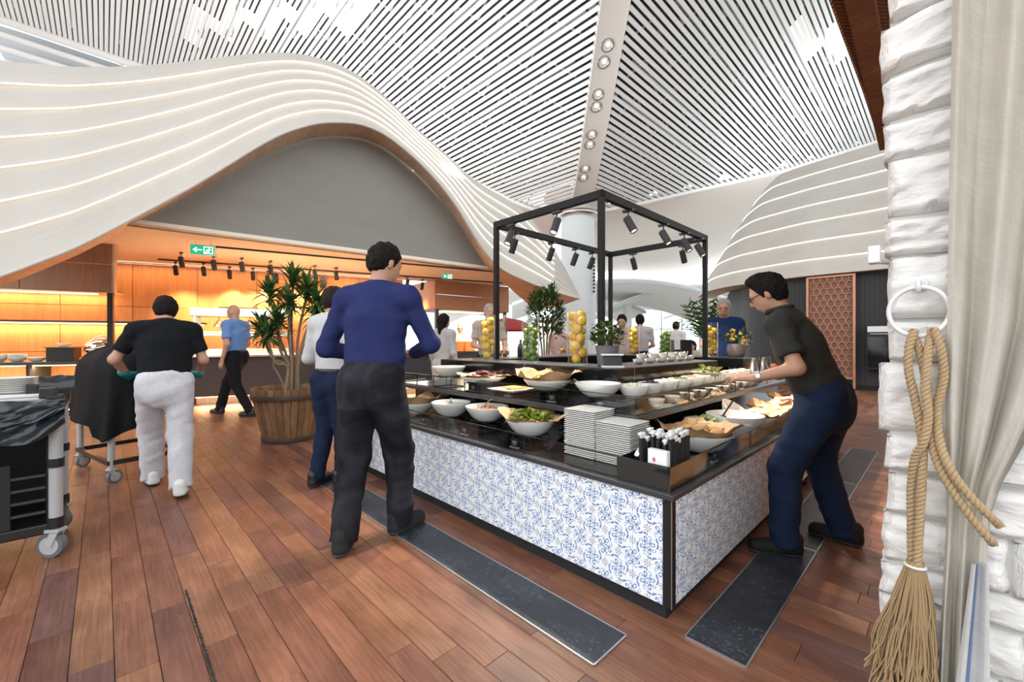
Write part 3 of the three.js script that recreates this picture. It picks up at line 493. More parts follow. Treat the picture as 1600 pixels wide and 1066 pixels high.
// ---------------------------------------------------------------- steel frame and its spotlights
const FH = 2.45, F0 = I4, FU = I4 + 1.25, FV = I4 + 2.08;
{
  const t = thing('lighting_frame', 'black square-tube steel frame standing on the buffet shelf', 'frame', uv(0, 0, 0), TH), s = 0.045;
  for (const [u, v] of [[F0, F0], [FU, F0], [F0, FV], [FU, FV]]) mesh('post', bb(u - s / 2, u + s / 2, v - s / 2, v + s / 2, Y3 + 0.0002, FH, 0.002), mat.frame, t);
  for (const v of [F0, FV]) mesh('beam', bb(F0 - s / 2, FU + s / 2, v - s / 2, v + s / 2, FH - 0.06, FH + 0.004, 0.002), mat.frame, t);
  for (const u of [F0, FU]) mesh('beam', bb(u - s / 2, u + s / 2, F0 - s / 2, FV + s / 2, FH - 0.06, FH + 0.004, 0.002), mat.frame, t);
}
const lampHead = { body: lathe([[0, 0.075], [0.03, 0.075], [0.034, 0.07], [0.034, -0.075], [0.029, -0.078], [0.027, -0.06]], 24), lens: cyl(0.027, 0.027, 0.004, 0, -0.062, 0, 20) };
function spotlight(top, aim, label, group, power, warm, size = 1, lit = true) {
  const t = thing('spotlight', label, 'spotlight', top, 0, group);
  mesh('adapter', box(0.035 * size, 0.022 * size, 0.1 * size, 0, -0.011 * size, 0, 0.003).rotateY(TH), mat.black, t);
  mesh('stem', rod(V3(0, -0.02 * size, 0), V3(0, -0.075 * size, 0), 0.006 * size), mat.black, t);
  const dir = aim.clone().sub(top).normalize(), q = new THREE.Quaternion().setFromUnitVectors(V3(0, -1, 0), dir), at = V3(0, -0.10 * size, 0);
  const body = mesh('housing', lampHead.body, mat.charcoal, t); body.scale.setScalar(size); body.quaternion.copy(q); body.position.copy(at).addScaledVector(dir, 0.04 * size);
  mesh('lens', lampHead.lens, warm ? mat.lensWarm : mat.lens, body);
  if (lit) { const s = new THREE.SpotLight(warm ? lin(1, 0.66, 0.36) : lin(1, 0.86, 0.68), power, 0, 0.62, 0.7, 2); s.position.copy(top).add(body.position).addScaledVector(dir, 0.09 * size); s.target.position.copy(aim); s.castShadow = true; s.shadow.radius = 2; scene.add(s, s.target); }
  return t;
}
{
  const y = FH - 0.06, beams = [
    ['plate stacks', 'black cylinder spotlight on the frame beam over the salad bowls', [[2.13, F0], [1.55, F0]], (u, v) => uv(u - 0.1, 0.25, 0.8)],
    ['cutlery', 'black cylinder spotlight on the frame beam over the rows of small bowls', [[F0, 1.5], [F0, 2.15], [F0, 2.62], [F0, 2.98]], (u, v) => uv(0.2, v, 0.8)],
    ['back', 'black cylinder spotlight on the frame beam on the column side of the island', [[FU, 1.35], [FU, 1.95], [FU, 2.4], [FU, 2.75]], (u, v) => uv(3.2, v + 0.1, 0.8)],
    ['far', 'black cylinder spotlight on the short frame beam over the far lemon vases', [[2.0, FV], [1.35, FV]], (u, v) => uv(u, 4.0, 0.8)]];
  for (const [g, label, list, aim] of beams) for (const [u, v] of list) spotlight(uv(u, v, y), aim(u, v), label, 'spotlights, ' + g + ' beam', 6.5, false);
}

// ---------------------------------------------------------------- crockery
const bowlGeo = (r, h, lip = 0.008) => lathe([[0, 0.004], [r * 0.42, 0.004], [r * 0.44, 0], [r * 0.5, 0.004], [r * 0.72, h * 0.3], [r * 0.93, h * 0.75], [r, h], [r - lip * 0.6, h + 0.002], [r - lip, h - 0.002], [r * 0.86, h * 0.68], [r * 0.62, h * 0.26], [r * 0.3, h * 0.1], [0, h * 0.09]], 44);
function bowl(label, u, v, y, r, h, group) { return solo('bowl', bowlGeo(r, h), mat.ceramic, label, 'bowl', uv(u, v, y), 0, group); }
function paperGeo(size, R, depth, sd, corner = 0.5) {
  const n = 22, rows = []; for (let i = 0; i <= n; i++) { const r = []; for (let j = 0; j <= n; j++) { let x = (j / n - 0.5) * size, z = (i / n - 0.5) * size; const q = Math.hypot(x, z), a = Math.atan2(z, x);
    const ex = Math.max(0, q - R); let y = depth * Math.min(1, (q / R) ** 2) + Math.min(0.06, ex * corner * (1 + 0.9 * Math.sin(a * 2 + sd) * Math.sin(a * 3 + 2 * sd))) + 0.012 * noise3(x * 22 + sd, z * 22, sd) + 0.006 * noise3(x * 60, z * 60, sd); const k = q > 0 ? (Math.min(q, R) + ex * 0.72) / q : 1; r.push(V3(x * k, y, z * k)); } rows.push(r); }
  return sheet(rows);
}
function paper(label, u, v, y, size, R, depth, sd, turn, corner) { return solo('paper_liner', paperGeo(size, R, depth, sd, corner), mat.paper, label, 'paper', uv(u, v, y), turn, 'brown paper liners in the buffet dishes'); }
function scatter(n, R, h, make, dome = 1) { const out = []; for (let i = 0; i < n; i++) { const a = rnd() * 6.283, q = Math.sqrt(rnd()) * R, y = h * (1 - dome * (q / R) ** 2) * rr(0.6, 1); out.push(make().rotateX(rr(-0.9, 0.9)).rotateZ(rr(-0.9, 0.9)).rotateY(rnd() * 6.28).translate(Math.cos(a) * q, y, Math.sin(a) * q)); } return out; }
const leaf = (L, W, bend = 0.2) => { const r = []; for (let i = 0; i <= 4; i++) { const t = i / 4, w = W * Math.sin(Math.PI * Math.pow(t, 0.75)) * 0.5 + 0.0006, y = bend * L * (t - t * t) ; r.push([V3(-w, y + w * 0.25, t * L), V3(0, y, t * L), V3(w, y + w * 0.25, t * L)]); } return sheet(r); };
function food(name, geos, m, label, cat, u, v, y) { const o = mesh(name, geos, m); o.position.copy(uv(u, v, y)); tag(o, label, cat, null, 'stuff'); return o; }
const wireRack = (u, v, y0, y1, w, label) => { const g = [], c = uv(u, v, 0), h = y1 - y0, s = w / 2; for (const y of [0.004, h]) for (const [a, b] of [[[-s, -s], [s, -s]], [[s, -s], [s, s]], [[s, s], [-s, s]], [[-s, s], [-s, -s]]]) g.push(rod(V3(a[0], y, a[1]), V3(b[0], y, b[1]), 0.003, 6)); for (const [x, z] of [[-s, -s], [s, -s], [s, s], [-s, s]]) g.push(rod(V3(x, 0, z), V3(x, h, z), 0.003, 6)); for (let k = 1; k < 5; k++) g.push(rod(V3(-s, h, -s + k * w / 5), V3(s, h, -s + k * w / 5), 0.002, 6)); const o = solo('wire_riser', g, mat.black, label, 'rack', V3(c.x, y0, c.z), TH, 'wire risers under the dishes'); return o; };
const spoon = (label, a, b, group) => { const t = thing('serving_spoon', label, 'utensil', a, 0, group); const d = b.clone().sub(a); mesh('handle', bar(V3(0, 0, 0), d, 0.012, 0.003), mat.steel, t); const hd = sph(0.024, 0, 0, 0, 14, 8).scale(0.8, 0.3, 1.2); mesh('head', hd, mat.steel, t); return t; };

// lower tier, blue tiled side
const rk = 'wire riser under the ';
wireRack(2.0, 0.285, Y1 + 0.006, 0.64, 0.18, rk + 'plain white salad bowl'); bowl('white serving bowl of dressing next to the bean salad', 2.0, 0.285, 0.6405, 0.163, 0.11);
food('dressing', [cyl(0.135, 0.14, 0.01, 0, 0.085, 0, 32)], mat.cream2, 'pale dressing filling the white bowl next to the bean salad', 'sauce', 2.0, 0.285, 0.6405);
spoon('steel spoon resting in the bowl of pale dressing', uv(2.02, 0.29, 0.745), uv(1.88, 0.2, 0.80));
wireRack(1.58, 0.31, Y1 + 0.006, 0.655, 0.18, rk + 'bean salad bowl'); bowl('white serving bowl holding a reddish bean salad', 1.58, 0.31, 0.6555, 0.164, 0.105);
food('bean_salad', scatter(170, 0.12, 0.035, () => sph(rr(0.008, 0.014), 0, 0, 0, 7, 5).scale(1, 0.6, 0.7)).map((g) => g.translate(0, 0.065, 0)), mat.nut, 'reddish bean salad heaped in a white bowl', 'salad', 1.58, 0.31, 0.6555);
spoon('steel spoon resting in the bean salad', uv(1.6, 0.3, 0.765), uv(1.46, 0.25, 0.83));
wireRack(1.09, 0.27, Y1 + 0.006, 0.635, 0.17, rk + 'green salad bowl'); bowl('white serving bowl under the green salad in brown paper', 1.09, 0.27, 0.6355, 0.172, 0.105);
paper('brown paper under the green salad with a corner over the rim', 1.09, 0.27, 0.645, 0.42, 0.165, 0.1, 2.1, 0.25, 0.35);
food('green_salad', scatter(190, 0.118, 0.045, () => leaf(rr(0.04, 0.08), rr(0.02, 0.04), 0.5)).map((g) => g.translate(0, 0.098, 0)), mat.lettuce, 'chopped green lettuce heaped on brown paper', 'salad', 1.09, 0.27, 0.6355);
food('pale_lettuce', scatter(70, 0.11, 0.055, () => leaf(rr(0.03, 0.06), rr(0.015, 0.03), 0.5)).map((g) => g.translate(0, 0.104, 0)), mat.lettucePale, 'pale crisp lettuce pieces on top of the green salad', 'salad', 1.09, 0.27, 0.6355);
bowl('white bowl with brown paper half hidden by the man in blue', 2.5, 0.27, 0.60, 0.17, 0.1); paper('brown paper in the bowl half hidden by the man in blue', 2.5, 0.27, 0.612, 0.42, 0.16, 0.1, 4.4, 0.6, 0.5);
food('mixed_salad', scatter(100, 0.11, 0.04, () => leaf(rr(0.03, 0.06), 0.03, 0.4)).map((g) => g.translate(0, 0.07, 0)), mat.lettuce, 'mixed salad in the paper-lined bowl by the man in blue', 'salad', 2.5, 0.27, 0.60);
// middle tier, blue tiled side
wireRack(2.36, 0.52, Y2 + 0.005, 0.925, 0.2, rk + 'deep bowl at the man in blue'); bowl('deep white bowl raised on a black wire riser', 2.36, 0.52, 0.9255, 0.155, 0.09);
bowl('white shallow dish under dark bread on brown paper', 1.88, 0.53, 0.9, 0.2, 0.055); paper('brown paper under the dark bread slices', 1.88, 0.53, 0.912, 0.4, 0.17, 0.05, 1.3, 0.5, 0.15); wireRack(1.88, 0.53, Y2 + 0.005, 0.8995, 0.22, rk + 'dark bread dish');
food('dark_bread', scatter(26, 0.12, 0.05, () => box(0.07, 0.012, 0.05, 0, 0, 0, 0.004)).map((g) => g.translate(0, 0.035, 0)), M(lin(0.12, 0.03, 0.03), 0.7), 'dark sliced bread on brown paper', 'bread', 1.88, 0.53, 0.9);
{ const p = solo('square_platter', merge([box(0.26, 0.012, 0.26, 0, 0.006, 0, 0.005), box(0.29, 0.006, 0.29, 0, 0.013, 0, 0.003)]), mat.plate, 'square white platter with yellow cheese sticks', 'plate', uv(1.52, 0.53, 0.868), TH); wireRack(1.52, 0.53, Y2 + 0.005, 0.8678, 0.2, rk + 'cheese platter'); }
for (let i = 0; i < 9; i++) solo('cheese_stick', box(0.012, 0.012, 0.13, 0, 0.006, 0, 0.002), mat.cheese, 'yellow cheese stick on the square white platter', 'cheese', uv(1.43 + i * 0.018, 0.52 + rr(-0.01, 0.01), 0.8845 + (i % 2) * 0.0), TH + 1.57 + rr(-0.1, 0.1), 'cheese sticks on the platter');
wireRack(1.17, 0.53, Y2 + 0.005, 0.9, 0.2, rk + 'dish of crisps'); bowl('white dish of crisps with tall brown paper points', 1.17, 0.53, 0.9005, 0.175, 0.075); paper('brown paper with tall points around the crisps', 1.17, 0.53, 0.912, 0.46, 0.16, 0.07, 0.4, 0.2, 0.75);
food('crisps', scatter(90, 0.12, 0.035, () => leaf(rr(0.04, 0.06), 0.045, 0.5)).map((g) => g.translate(0, 0.06, 0)), mat.cheese, 'golden crisps heaped on pointed brown paper', 'snack', 1.17, 0.53, 0.9005);
bowl('large plain white bowl on the middle shelf above the plate stacks', 0.73, 0.52, 0.895, 0.152, 0.085); wireRack(0.73, 0.52, Y2 + 0.005, 0.8945, 0.16, rk + 'bowl above the plate stacks'); spoon('steel spoon leaning in the bowl above the plate stacks', uv(0.78, 0.5, 0.94), uv(0.88, 0.46, 1.0));
// rows of small bowls on the middle shelf, shaded side
const rowFood = [['cream2', 'yoghurt'], ['berry', 'dark berries'], ['cream2', 'cream cheese'], ['olive', 'olives'], ['nut', 'nuts'], ['cheese', 'diced peaches'], ['cream2', 'cottage cheese'], ['nut', 'dried fruit'], ['cream2', 'porridge'], ['cheese', 'corn']];
for (let i = 0; i < 10; i++) {
  const v = 0.66 + i * 0.225, u = 0.56, r = i ? 0.088 : 0.1, y = 0.89, [m, n] = rowFood[i];
  bowl(`small white bowl of ${n} in the back row of the middle shelf`, u, v, y, r, 0.08, 'back row of small bowls');
  food('bowl_filling', scatter(34, r * 0.72, 0.02, () => sph(0.012, 0, 0, 0, 7, 5)).map((g) => g.translate(0, 0.066, 0)), mat[m], `${n} in a small white bowl of the back row`, 'food', u, v, y);
  bowl('small white cup in the front row of the middle shelf', 0.455, v + 0.1, Y2 + 0.0052, 0.052, 0.05, 'front row of small cups');
}
mesh('display_step', bb(0.46 + 0.05, 0.66, 0.5, 2.95, Y2 + 0.005, 0.8898, 0.003), mat.blackGloss, buffet);
// lower tier, shaded side
bowl('wide cream bowl with brown paper and bread beside the cutlery', 0.19, 0.80, 0.60, 0.175, 0.105); paper('crumpled brown paper in the wide bowl beside the cutlery', 0.2, 0.79, 0.61, 0.44, 0.165, 0.1, 5.2, 0.3, 0.5);
{ const l = (i) => 'torn bread piece in the paper-lined bowl beside the cutlery'; for (let i = 0; i < 7; i++) { const a = i * 1.0472, q = i ? 0.088 : 0; solo('bread_piece', new THREE.IcosahedronGeometry(0.035, 2).scale(1.2, 0.7, 0.9), mat.bread, l(i), 'bread', uv(0.19 + Math.cos(a) * q, 0.80 + Math.sin(a) * q, 0.715 + (i ? 0 : 0.02)), a, 'bread pieces by the cutlery'); } }
bowl('white bowl of olives and herbs behind the bread', 0.29, 1.1, 0.64, 0.13, 0.09); wireRack(0.29, 1.1, Y1 + 0.006, 0.6395, 0.14, rk + 'olive bowl');
food('olives', scatter(60, 0.08, 0.03, () => sph(0.011, 0, 0, 0, 8, 6).scale(1, 1, 1.3)).map((g) => g.translate(0, 0.06, 0)), mat.olive, 'green olives in a white bowl behind the bread', 'olives', 0.29, 1.1, 0.64);
food('herbs', scatter(30, 0.07, 0.05, () => leaf(0.04, 0.012, 0.5)).map((g) => g.translate(0, 0.075, 0)), mat.lettuce, 'green herbs on the bowl of olives', 'herbs', 0.29, 1.1, 0.64);
bowl('large deep grey-white bowl with a black ladle', 0.19, 1.36, 0.60, 0.185, 0.145);
food('grains', [lathe([[0, 0.12], [0.1, 0.115], [0.17, 0.1]], 30)], mat.cream2, 'pale cooked grain filling the large deep bowl', 'food', 0.19, 1.36, 0.60);
solo('ladle', [rod(V3(0, 0, 0), V3(0.02, 0.14, 0.12), 0.006), sph(0.03, 0, 0, 0).scale(1, 0.5, 1)], mat.black, 'black ladle standing in the large deep bowl', 'utensil', uv(0.25, 1.3, 0.725), 0);
{ const b = bowl('white bowl tipped up behind the large deep bowl', 0.3, 1.62, 0.66, 0.13, 0.09); b.rotation.set(0.5, 0, -0.45); wireRack(0.3, 1.62, Y1 + 0.006, 0.64, 0.12, rk + 'tipped bowl'); }
for (let i = 0; i < 4; i++) { const v = 1.82 + i * 0.34; bowl(['white paper-lined bowl', 'white bowl of rolls', 'white bowl of pale pastry', 'white bowl of flat bread'][i] + ' at the hand of the man in grey', 0.18, v, 0.60, 0.15, 0.085); paper(['pale paper', 'folded paper', 'creased paper', 'paper sheet'][i] + ' in the bowl row at the man in grey', 0.18, v, 0.612, 0.36, 0.14, 0.08, i * 1.7, i, 0.5); for (let k = 0; k < 4; k++) solo('bread_roll', sph(0.033, 0, 0, 0, 14, 10).scale(1.2, 0.75, 0.9), mat.cream2, 'pale bread roll in the bowls at the man in grey', 'bread', uv(0.18 + (k % 2) * 0.08 - 0.04, v + (k > 1 ? 0.05 : -0.04), 0.70), k, 'bread rolls at the man in grey'); }
{ const t = thing('serving_tongs', 'steel serving tongs lying across the paper-lined bread bowl', 'utensil', uv(0.1, 0.92, 0.716), TH + 0.3); mesh('arm', box(0.2, 0.004, 0.014, 0.1, 0, 0.012, 0.001).rotateY(0.06), mat.steel, t); mesh('arm', box(0.2, 0.004, 0.014, 0.1, 0.006, -0.012, 0.001).rotateY(-0.06), mat.steel, t); }
// two stacks of square plates, every plate its own
{
  const g = merge([box(0.206, 0.004, 0.212, 0, 0.008, 0, 0.0018), box(0.15, 0.0062, 0.155, 0, 0.0032, 0, 0.002)]);
  for (const [u, v, n, label, grp] of [[0.625, 0.275, 24, 'white square plate in the taller plate stack', 'taller stack of square plates'], [0.405, 0.275, 20, 'white square plate in the shorter plate stack by the cutlery', 'shorter stack of square plates']])
    for (let i = 0; i < n; i++) solo('square_plate', g, mat.plate, label, 'plate', uv(u + rr(-0.002, 0.002), v + rr(-0.002, 0.002), Y1 + 0.0062 + i * 0.0111), TH + rr(-0.012, 0.012), grp);
}
// cutlery tray with pouches
{
  const t = thing('cutlery_tray', 'black tray for cutlery set into the glass corner', 'tray', uv(0, 0, 0), TH), a = 0.022, b = 0.285, y0 = Y1 + 0.0062, y1 = 0.688;
  mesh('base', bb(a, b, a, b, y0, y0 + 0.008), mat.black, t);
  mesh('side', [bb(a, b, a, a + 0.006, y0, y1, 0.001), bb(a, b, b - 0.006, b, y0, y1, 0.001), bb(a, a + 0.006, a, b, y0, y1, 0.001), bb(b - 0.006, b, a, b, y0, y1, 0.001)], mat.black, t);
  mesh('divider', bb(0.19, 0.194, a, b, y0, y1 - 0.01), mat.black, t);
  const pouch = box(0.042, 0.195, 0.017, 0, 0.0975, 0, 0.005), nap = merge([box(0.036, 0.03, 0.011, 0, 0.205, 0, 0.004), box(0.03, 0.014, 0.02, 0.004, 0.216, 0.004, 0.004).rotateZ(0.1)]);
  let first = null;
  for (let i = 0; i < 6; i++) for (let j = 0; j < 5; j++) {
    if (i < 1 && j < 4) continue;
    const u = 0.046 + j * 0.030 + rr(-0.004, 0.004), v = 0.06 + i * 0.038 + rr(-0.003, 0.003);
    const p = uv(u, v, y0 + 0.0085), q = TH + rr(-0.12, 0.12);
    if (!first) { first = thing('cutlery_pouch', 'black cutlery pouch with white napkin standing in the tray', 'cutlery', p, q, 'cutlery pouches in the tray'); mesh('sleeve', pouch, mat.blackMatte, first); mesh('napkin', nap, mat.whiteMatte, first); }
    else { const o = dup(first, p, q); o.scale.y = rr(0.88, 1.06); }
  }
  for (let i = 0; i < 3; i++) { const o = dup(first, uv(0.225 + i * 0.008, 0.11 + i * 0.05, y0 + 0.03), TH + 1.2 + i * 0.3, 'black cutlery pouch lying tilted beside the plate stack', 'tilted cutlery pouches'); o.rotation.set(0.35, TH + 0.2 + i * 0.3, 0.25); o.scale.y = 0.6; }
  const logo = canvasTex(256, 320, (c, w, h) => { c.fillStyle = '#f6f6f4'; c.fillRect(0, 0, w, h); c.strokeStyle = '#d8646c'; c.lineWidth = 7; for (let k = 0; k < 6; k++) { const a2 = k * Math.PI / 3; c.beginPath(); c.arc(84 + Math.cos(a2) * 13, 92 + Math.sin(a2) * 13, 9, 0, 7); c.stroke(); } });
  const card = thing('card_sleeve', 'white card sleeve with a small red flower emblem in the tray', 'packet', uv(0.085, 0.052, y0 + 0.0085), TH - 0.05);
  mesh('sleeve', box(0.03, 0.155, 0.096, 0, 0.0775, 0, 0.004), mat.whiteMatte, card);
  const pl = new THREE.PlaneGeometry(0.088, 0.145); pl.rotateY(-Math.PI / 2).translate(-0.0153, 0.078, 0); mesh('printed_face', pl, new THREE.MeshStandardMaterial({ map: logo, roughness: 0.6 }), card);
}
// little black name tags behind the glass
{
  const tagMap = canvasTex(128, 96, (c, w, h) => { c.fillStyle = '#121212'; c.fillRect(0, 0, w, h); c.fillStyle = '#d8d8d4'; for (const [x, y, l] of [[26, 30, 76], [20, 46, 88], [44, 66, 40]]) c.fillRect(x, y, l, 5); });
  const tm = new THREE.MeshStandardMaterial({ map: tagMap, roughness: 0.5 });
  const put = (u, v, y, turn, label, i) => { const t = thing('name_tag', label, 'sign', uv(u, v, y), turn, i); mesh('foot', box(0.075, 0.008, 0.02, 0, 0.004, 0, 0.002), mat.alu, t); mesh('plate', box(0.06, 0.05, 0.003, 0, 0.033, 0), mat.black, t); const p = new THREE.PlaneGeometry(0.058, 0.048).translate(0, 0.033, 0.0018); mesh('print', p, tm, t); };
  for (const u of [1.02, 1.52, 2.05]) put(u, 0.05, Y1 + 0.0065, TH - Math.PI / 2, 'small black food tag behind the lower glass of the blue tiled side', 'lower food tags');
  for (const u of [0.66, 1.05, 1.48, 1.9]) put(u, I2 + 0.045, Y2 + 0.0055, TH - Math.PI / 2, 'small black food tag behind the middle glass of the blue tiled side', 'middle food tags');
  put(0.05, 0.62, Y1 + 0.0065, TH, 'small black food tag behind the lower glass beside the cutlery tray');
  for (let i = 0; i < 6; i++) put(0.425, 1.12 + i * 0.225, Y2 + 0.0055, TH, 'small black food tag among the front row of small cups', 'food tags by the small cups');
  const s = thing('menu_block', 'black and white menu block on the top shelf by the citrus pot', 'sign', uv(0.79, 0.78, Y3 + 0.0003), TH - Math.PI / 4);
  mesh('base', box(0.15, 0.012, 0.06, 0, 0.006, 0, 0.002), mat.white, s); mesh('plate', box(0.13, 0.075, 0.006, 0, 0.045, 0.012, 0.002).rotateX(-0.25), mat.black, s); mesh('lid', box(0.15, 0.012, 0.05, 0, 0.088, -0.012, 0.002), mat.white, s);
}
// ---------------------------------------------------------------- top shelf: vases of fruit, plants, boat dishes
const lemonGeo = lathe([[0, -0.040], [0.006, -0.039], [0.012, -0.035], [0.025, -0.027], [0.034, -0.012], [0.0355, 0.002], [0.032, 0.016], [0.023, 0.028], [0.011, 0.035], [0.004, 0.039], [0, 0.04]], 20), limeGeo = lathe([[0, -0.028], [0.008, -0.026], [0.018, -0.02], [0.0255, -0.006], [0.0255, 0.007], [0.017, 0.02], [0.007, 0.027], [0, 0.029]], 18);
function vase(u, v, r, h, kind, where, extra) {
  const p = uv(u, v, Y3 + 0.0004);
  solo('glass_vase', lathe([[0, 0.0], [r - 0.002, 0], [r, 0.004], [r, h], [r - 0.003, h], [r - 0.003, 0.012], [0, 0.012]], 40), mat.glass, `tall clear glass cylinder filled with ${kind}s ${where}`, 'vase', p);
  const g = kind === 'lemon' ? lemonGeo : limeGeo, m = mat[kind], fr = kind === 'lemon' ? 0.0355 : 0.0265, q = r - fr - 0.004, done = [];
  const top = kind === 'lemon' ? h + (extra ? 0.03 : -0.01) : h * 0.86;   // each fruit settles at the lowest free place along the glass
  for (let n = 0; n < 60; n++) {
    let best = null; for (let k = 0; k < 30; k++) { const b = rnd() * 6.283, rad = q * (k % 5 ? 1 : 0.3), x = Math.cos(b) * rad, z = Math.sin(b) * rad; let y = 0.0125 + fr; for (const e of done) { const dd = (e.x - x) ** 2 + (e.z - z) ** 2, R = 4 * fr * fr; if (dd < R) y = Math.max(y, e.y + Math.sqrt(R - dd)); } if (!best || y < best.y) best = { x, y, z }; }
    if (best.y + fr > top) break; done.push(best);
    const o = solo(kind, g, m, `${kind === 'lemon' ? 'yellow lemon' : 'green lime'} in the glass vase ${where}`, kind, V3(p.x + best.x, p.y + best.y, p.z + best.z), 0, `${kind}s in the vase ${where}`); o.rotation.set(rr(-0.9, 0.9), rnd() * 6, rr(-0.9, 0.9)); o.scale.setScalar(rr(0.97, 1.05));
  }
}
vase(2.19, 0.84, 0.072, 0.43, 'lemon', 'at the kitchen-side frame post'); vase(1.63, 0.84, 0.072, 0.4, 'lime', 'between the two lemon vases'); vase(1.12, 0.82, 0.077, 0.4, 'lemon', 'next to the citrus pot', true);
vase(2.1, 3.36, 0.072, 0.39, 'lemon', 'on the far shelf by the column-side post'); vase(1.66, 3.36, 0.072, 0.38, 'lime', 'on the far shelf'); vase(1.1, 3.38, 0.072, 0.4, 'lemon', 'on the far shelf by the flower pot');
function bush(t, n, R, H, y0, L, W, mats2) { mats2.forEach((m, k) => { const g = []; for (let i = 0; i < n; i++) { const a = rnd() * 6.283, e = Math.acos(rr(-0.6, 1)), q = Math.cbrt(rr(0.25, 1)); const p = V3(Math.sin(e) * Math.cos(a) * R * q, y0 + H * 0.5 + Math.cos(e) * H * 0.5 * q, Math.sin(e) * Math.sin(a) * R * q); g.push(leaf(L * rr(0.7, 1.2), W * rr(0.7, 1.2), 0.3).rotateX(rr(-1.0, 0.5)).rotateY(-a + Math.PI / 2 + rr(-0.8, 0.8)).translate(p.x, p.y, p.z)); } mesh('foliage', g, m, t).userData.kind = 'stuff'; }); }
{
  const t = thing('citrus_pot', 'small citrus shrub in a tapered grey pot at the frame post', 'plant', uv(0.93, 0.93, Y3 + 0.0004), TH);
  mesh('pot', lathe([[0, 0], [0.062, 0], [0.07, 0.006], [0.088, 0.15], [0.08, 0.15], [0.075, 0.13], [0, 0.13]], 32), mat.pot, t);
  mesh('stem', [tube([[0, 0.12, 0], [0.01, 0.2, 0.01], [0.03, 0.27, 0]], 0.006, 10, 6), tube([[0, 0.13, 0], [-0.02, 0.2, -0.01], [-0.06, 0.25, 0.02]], 0.005, 10, 6)], mat.trunk, t);
  bush(t, 75, 0.112, 0.22, 0.1, 0.055, 0.026, [mat.leafA, mat.leafB, mat.leafC]);
  const t2 = thing('flower_pot', 'grey clay pot of yellow and orange flowers on the far shelf end', 'plant', uv(0.84, 3.42, Y3 + 0.0004), 0);
  mesh('pot', lathe([[0, 0], [0.07, 0], [0.095, 0.05], [0.1, 0.1], [0.09, 0.15], [0.08, 0.15], [0.07, 0.13], [0, 0.13]], 28), mat.clay, t2);
  bush(t2, 50, 0.15, 0.2, 0.12, 0.07, 0.02, [mat.leafB, mat.leafC]); const fl = []; for (let i = 0; i < 16; i++) { const a = rnd() * 6.28, q = rr(0.04, 0.14); fl.push(sph(0.016, Math.cos(a) * q, rr(0.2, 0.33), Math.sin(a) * q, 8, 6)); } mesh('blossoms', fl, mat.lemon, t2).userData.kind = 'stuff';
}
{
  const hull = []; for (let i = 0; i <= 10; i++) { const s = i / 10 * 2 - 1, w = 0.036 * Math.sqrt(Math.max(0, 1 - s * s * 0.93)), lift = 0.012 * s * s; const r = []; for (let j = 0; j <= 8; j++) { const a = Math.PI * j / 8; r.push(V3(-Math.cos(a) * w, 0.035 - Math.sin(a) * 0.034 + lift, s * 0.075)); } hull.push(r); }
  const g = sheet(hull, 0.003, V3(0, 1, 0));
  for (let i = 0; i < 12; i++) { const row = Math.floor(i / 2), top = i % 2; if (top && row > 4) continue; solo('boat_dish', g, mat.ceramic, top ? 'small white boat dish nested on top of the row on the shaded shelf' : 'small white boat dish on the top shelf of the shaded side', 'dish', uv(0.88 + top * 0.005, 1.3 + row * 0.19 + top * 0.06, Y3 + 0.0006 + top * 0.037), TH + Math.PI / 2 + rr(-0.06, 0.06), top ? 'upper boat dishes' : 'lower boat dishes'); }
}
// jars of nuts and a bottle on the far left shelf
[[2.5, 1.35, 0.06, 0.16], [2.52, 1.75, 0.06, 0.15], [2.5, 2.35, 0.055, 0.13]].forEach(([u, v, r, h], i) => { const where = ['behind the lime vase', 'next to the dark bottle', 'behind the big lemon vase'][i], p = uv(u, v, Y3 + 0.0004), t = thing('snack_jar', `clear glass jar of brown snacks ${where}`, 'jar', p, 0); mesh('jar', lathe([[0, 0], [r, 0], [r, h], [r * 0.9, h], [r * 0.9, 0.004], [0, 0.004]], 26), mat.glass, t); mesh('snacks', scatter(60, r * 0.8, 0.09, () => box(0.03, 0.01, 0.012, 0, 0, 0, 0.003), 0.3), mat.nut, t).userData.kind = 'stuff'; });
solo('dark_bottle', lathe([[0, 0], [0.035, 0], [0.036, 0.1], [0.03, 0.13], [0.012, 0.16], [0.012, 0.2], [0, 0.2]], 24), mat.black, 'dark squat bottle on the far shelf beside the snack jars', 'bottle', uv(2.5, 1.6, Y3 + 0.0004));
// drinks things beyond the man in grey, on the far end of the island
{
  const y = Y2 + 0.0055;
  for (let i = 0; i < 4; i++) solo('carafe', lathe([[0, 0], [0.05, 0], [0.055, 0.1], [0.03, 0.17], [0.026, 0.22], [0.032, 0.24], [0.03, 0.24], [0.022, 0.2], [0.05, 0.09], [0, 0.01]], 24), i % 2 ? mat.glass : mat.steel, i % 2 ? 'clear glass carafe on the middle shelf beyond the small bowls' : 'steel jug on the middle shelf beyond the small bowls', 'carafe', uv(0.56, 3.05 + i * 0.17, y), 0, i % 2 ? 'glass carafes' : 'steel jugs');
  const b = bowl('white bowl of oranges on the middle shelf beyond the jugs', 0.56, 3.8, y, 0.13, 0.08); for (let i = 0; i < 6; i++) solo('orange', sph(0.04, 0, 0, 0, 18, 12), mat.terracotta, 'orange fruit in the white bowl beyond the jugs', 'orange', uv(0.56 + Math.cos(i * 1.25) * (i < 5 ? 0.071 : 0), 3.8 + Math.sin(i * 1.257) * (i < 5 ? 0.071 : 0), y + 0.075 + (i < 5 ? 0 : 0.045)), i, 'oranges in the bowl');
}

